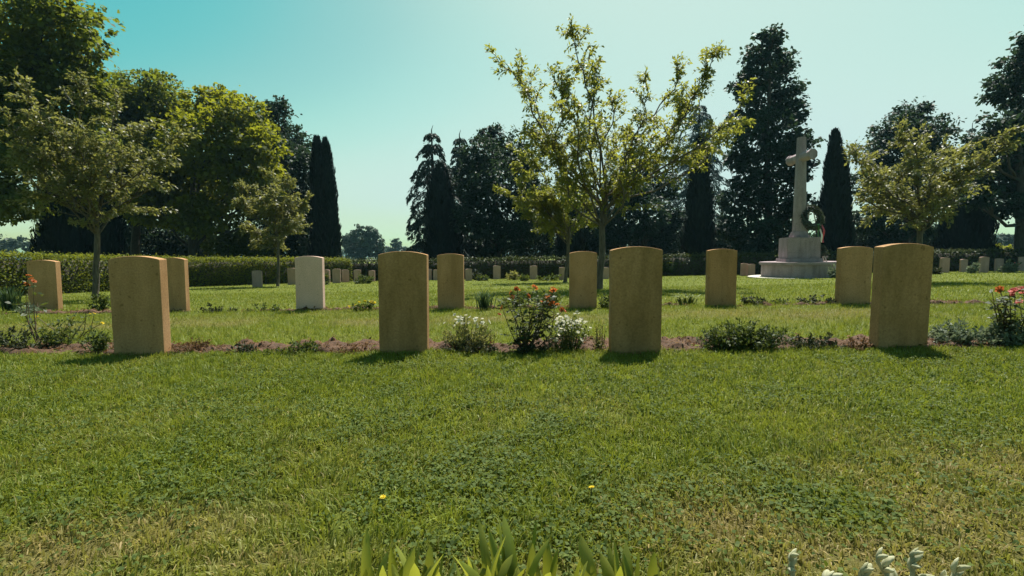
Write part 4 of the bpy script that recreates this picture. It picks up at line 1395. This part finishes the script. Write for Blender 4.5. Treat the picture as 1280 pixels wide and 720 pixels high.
strap_plant(605, 387, 28, 70, 'dark spiky tuft right of the second row stone near centre', M['spiky'], 601, 0.016, 0.75, wid=0.07)
strap_plant(12, 388, 32, 80, 'blue green spiky tuft at the far left of the second bed', M['spiky'], 602, 0.022, 0.5, wid=0.10)
strap_plant(858, 381, 16, 90, 'clump of striped pale edged leaves left of a second row stone', M['hosta'], 603, 0.030, 1.1, wid=0.10)
low_bush(108, 134, 366, 389, 'small green bush at the foot of the leaning young tree', M['low_leaf'], 604, 400, 0.05, group=G2)
low_bush(20, 36, 378, 394, 'small pale plant left of the leftmost second row stone', M['grey_leaf'], 605, 200, 0.05, group=G2)
low_bush(238, 300, 381, 391, 'thin low greenery right of the half hidden second row stone', M['dark_low'], 606, 260, 0.045, group=G2, wild=0.6)
low_bush(300, 366, 380, 390, 'sparse greenery left of the white headstone', M['low_leaf'], 607, 220, 0.045, group=G2, wild=0.6)
low_bush(436, 470, 376, 389, 'yellow flowered low plant left of the dark stained front stone', M['low_leaf'], 608, 300, 0.045, group=G2, flowers=('yellow',), nf=14)
low_bush(620, 668, 362, 386, 'green bush behind the orange red roses', M['low_leaf'], 609, 500, 0.05, group=G2)
low_bush(664, 706, 360, 386, 'dark green bush left of the stone before the cherry tree', M['rose_leaf'], 610, 600, 0.05, group=G2)
low_bush(746, 766, 366, 386, 'small round bush between cherry tree and streaked front stone', M['low_leaf'], 611, 300, 0.045, group=G2)
low_bush(922, 965, 369, 381, 'low dark greenery right of the stone left of the cross', M['dark_low'], 612, 420, 0.04, group=G2, wild=0.5)
low_bush(995, 1046, 368, 381, 'low dark greenery left of the overlapped second row stone', M['dark_low'], 613, 460, 0.04, group=G2, wild=0.5)
low_bush(965, 996, 374, 381, 'thinnest low greenery below the stone cross', M['low_leaf'], 614, 160, 0.04, group=G2, wild=0.5)
# far plants between the far stones
G3 = 'clumps among the far headstones'
for k, (l, r, tp_, bt, mt, lab) in enumerate([
        (396, 412, 344, 356, 'low_leaf', 'green clump just right of the white headstone top'),
        (440, 466, 343, 355, 'low_leaf', 'grey green clump left of the dark stained stone among far stones'),
        (592, 614, 345, 351, 'low_leaf', 'bright low clump left of the lone far headstone'),
        (590, 604, 336, 350, 'dark_low', 'dark bush beside a far headstone under the dense tree'),
        (630, 650, 338, 350, 'pale_leaf', 'pale grassy clump right of the lone far headstone'),
        (648, 664, 344, 351, 'low_leaf', 'bright low clump left of the far stone above the roses'),
        (672, 702, 343, 351, 'low_leaf', 'long green clump right of the far stone above the roses'),
        (1213, 1222, 330, 342, 'grey_leaf', 'small pale clump left of the third far stone at right'),
        (1254, 1270, 325, 341, 'pink_clump', 'pale pinkish flowering clump between far stones at right'),
        (1160, 1172, 334, 343, 'dark_low', 'dark clump hiding beside the largest looking stone'),
        (1040, 1048, 334, 348, 'grey_leaf', 'whitish bouquet at the right foot of the cross base')]):
    if mt == 'pink_clump':
        low_bush(l, r, tp_, bt, lab, M['grey_leaf'], 700 + k, 260, 0.14, group=G3, depth=0.4, flowers=('pinkrose', 'white'), nf=16)
    else:
        low_bush(l, r, tp_, bt, lab, M[mt], 700 + k, 300, 0.14, group=G3, depth=0.4)

# near edge: lily leaves and silver felted plants
lily_lab = ['broad green lily leaves, leftmost clump at the bottom edge', 'wide lily clump second from left at the bottom edge',
            'tallest lily leaves at the bottom centre', 'small lily shoot right of the tallest leaves', 'lily clump farthest right at the bottom edge']
for k, (px, top, n, w) in enumerate([(440, 692, 15, 0.030), (520, 690, 36, 0.030), (632, 664, 26, 0.032), (702, 698, 10, 0.028), (790, 690, 18, 0.030)]):
    Y = 0.93
    b = at(px, top, Y)
    H = b.z
    b.z = 0.0
    strap_plant(px, 0, H / Y * FPX, n, lily_lab[k], M['lily'], 800 + k, w, 0.42, 'lily_plant', 'lily plants at the bottom edge', b, 0.05 if n < 20 else 0.08)


def silver_plant(px, top, Y, n, label, seed):
    """felted upright shoots with thick paddle leaves"""
    g = np.random.default_rng(seed)
    b = at(px, top, Y)
    H = b.z - 0.020
    b.z = 0.0
    root = empty('silver_plant', b, label, 'plant', 'silver plants at the bottom edge')
    bm = bmesh.new()
    lay = bm.verts.layers.float.new('rnd')
    paths = []
    for k in range(n):
        a = g.uniform(0, 6.28)
        e = np.array([math.cos(a) * 0.07, math.sin(a) * 0.05, H * g.uniform(0.86, 0.97)]) if k else np.array([0.0, 0.01, H])
        P = curve([np.array([g.normal(0, 0.01), 0, 0]), e * np.array([0.5, 0.5, 0.55]), e], 8)
        paths.append((P, np.linspace(0.006, 0.004, 8)))
        for j in range(11):
            u = (0.25 + 0.75 * j / 10) * 7
            i = min(int(u), 6)
            p = P[i] + (P[i + 1] - P[i]) * (u - i)
            az = j * 2.4 + g.normal(0, 0.3)
            o = np.array([math.cos(az), math.sin(az), 0])
            ln, wd = g.uniform(0.028, 0.046) * (1.1 - 0.45 * j / 10), 0.0085
            el = 0.35 + 0.9 * j / 10
            d = o * math.cos(el) + np.array([0, 0, math.sin(el)])
            sd = np.array([-o[1], o[0], 0])
            nm = np.cross(d, sd)
            r_ = g.random()
            ring = []
            for q, (t_, ww) in enumerate([(0, 0.25), (0.25, 0.8), (0.55, 1.0), (0.82, 0.75), (1.0, 0.2)]):
                c = p + d * ln * t_ + nm * ((-0.012 if j % 3 else 0.018) * t_ * t_)
                row = [bm.verts.new(c - sd * wd * ww), bm.verts.new(c + nm * 0.006 * ww), bm.verts.new(c + sd * wd * ww), bm.verts.new(c - nm * 0.006 * ww)]
                for z_, v in enumerate(row):
                    v[lay] = min(1, max(0, r_ * 0.5 + (0.5 if z_ in (0, 2) else 0.1) + g.normal(0, 0.12)))
                if ring:
                    for z in range(4):
                        bm.faces.new((ring[z], ring[(z + 1) % 4], row[(z + 1) % 4], row[z]))
                ring = row
            bm.faces.new(ring)
    me = bpy.data.meshes.new('leaves')
    bm.to_mesh(me)
    bm.free()
    me.materials.append(M['silver'])
    for pg in me.polygons:
        pg.use_smooth = True
    link('leaves', me, root)
    V, F = tube_geo(paths, 6)
    link('stem', mesh_np('stem', V, [F], M['silver'], {'rnd': np.full(len(V), 0.5)}, smooth=True), root)


silver_plant(994, 690, 0.93, 2, 'silver felted shoot leaning left at the bottom edge', 820)
silver_plant(1084, 708, 0.93, 1, 'shortest silver felted shoot at the bottom edge', 821)
silver_plant(1146, 686, 0.93, 3, 'tallest curled silver felted shoots at the bottom right', 822)

# dandelions in the lawn
for k, (px, py, lab) in enumerate([(738, 632, 'yellow dandelion in the lawn above the bottom centre'), (478, 642, 'yellow dandelion in the lawn left of the tall lily leaves')]):
    g = np.random.default_rng(900 + k)
    b = hit(px, py)
    b.z = float(lawn_z(np.array([b.x]), np.array([b.y]))[0])
    root = empty('dandelion', b, lab, 'flower', 'dandelions in the lawn')
    V, F = tube_geo([(np.array([[0, 0, 0], [0.003, 0, 0.03], [0.004, -0.002, 0.055]]), np.array([0.002, 0.0018, 0.0016]))], 5)
    link('stem', mesh_np('stem', V, [F], M['stem']), root)
    o = put_flower('yellow', b + Vector((0.004, -0.002, 0.056)), root, g, 0.5, 0.2)

# ------------------------------------------------------------------ the thin summer haze that pales the far trees
bm = bmesh.new()
bmesh.ops.create_cube(bm, size=1.0)
me = bpy.data.meshes.new('haze')
bm.to_mesh(me)
bm.free()
hm = bpy.data.materials.new('haze')
hm.use_nodes = True
hm.node_tree.nodes.clear()
ho = hm.node_tree.nodes.new('ShaderNodeOutputMaterial')
hv = hm.node_tree.nodes.new('ShaderNodeVolumePrincipled')
hv.inputs['Color'].default_value = (0.40, 0.80, 1.0, 1)
hv.inputs['Density'].default_value = 0.00024
hv.inputs['Anisotropy'].default_value = 0.2
hm.node_tree.links.new(hv.outputs[0], ho.inputs['Volume'])
me.materials.append(hm)
hb = link('haze', me)
hb.scale = (10100, 10100, 32)
hb.location = (0, 0, 32 / 2 - 1.8)
tag(hb, 'thin pale summer haze over the whole place', 'haze', kind='stuff')
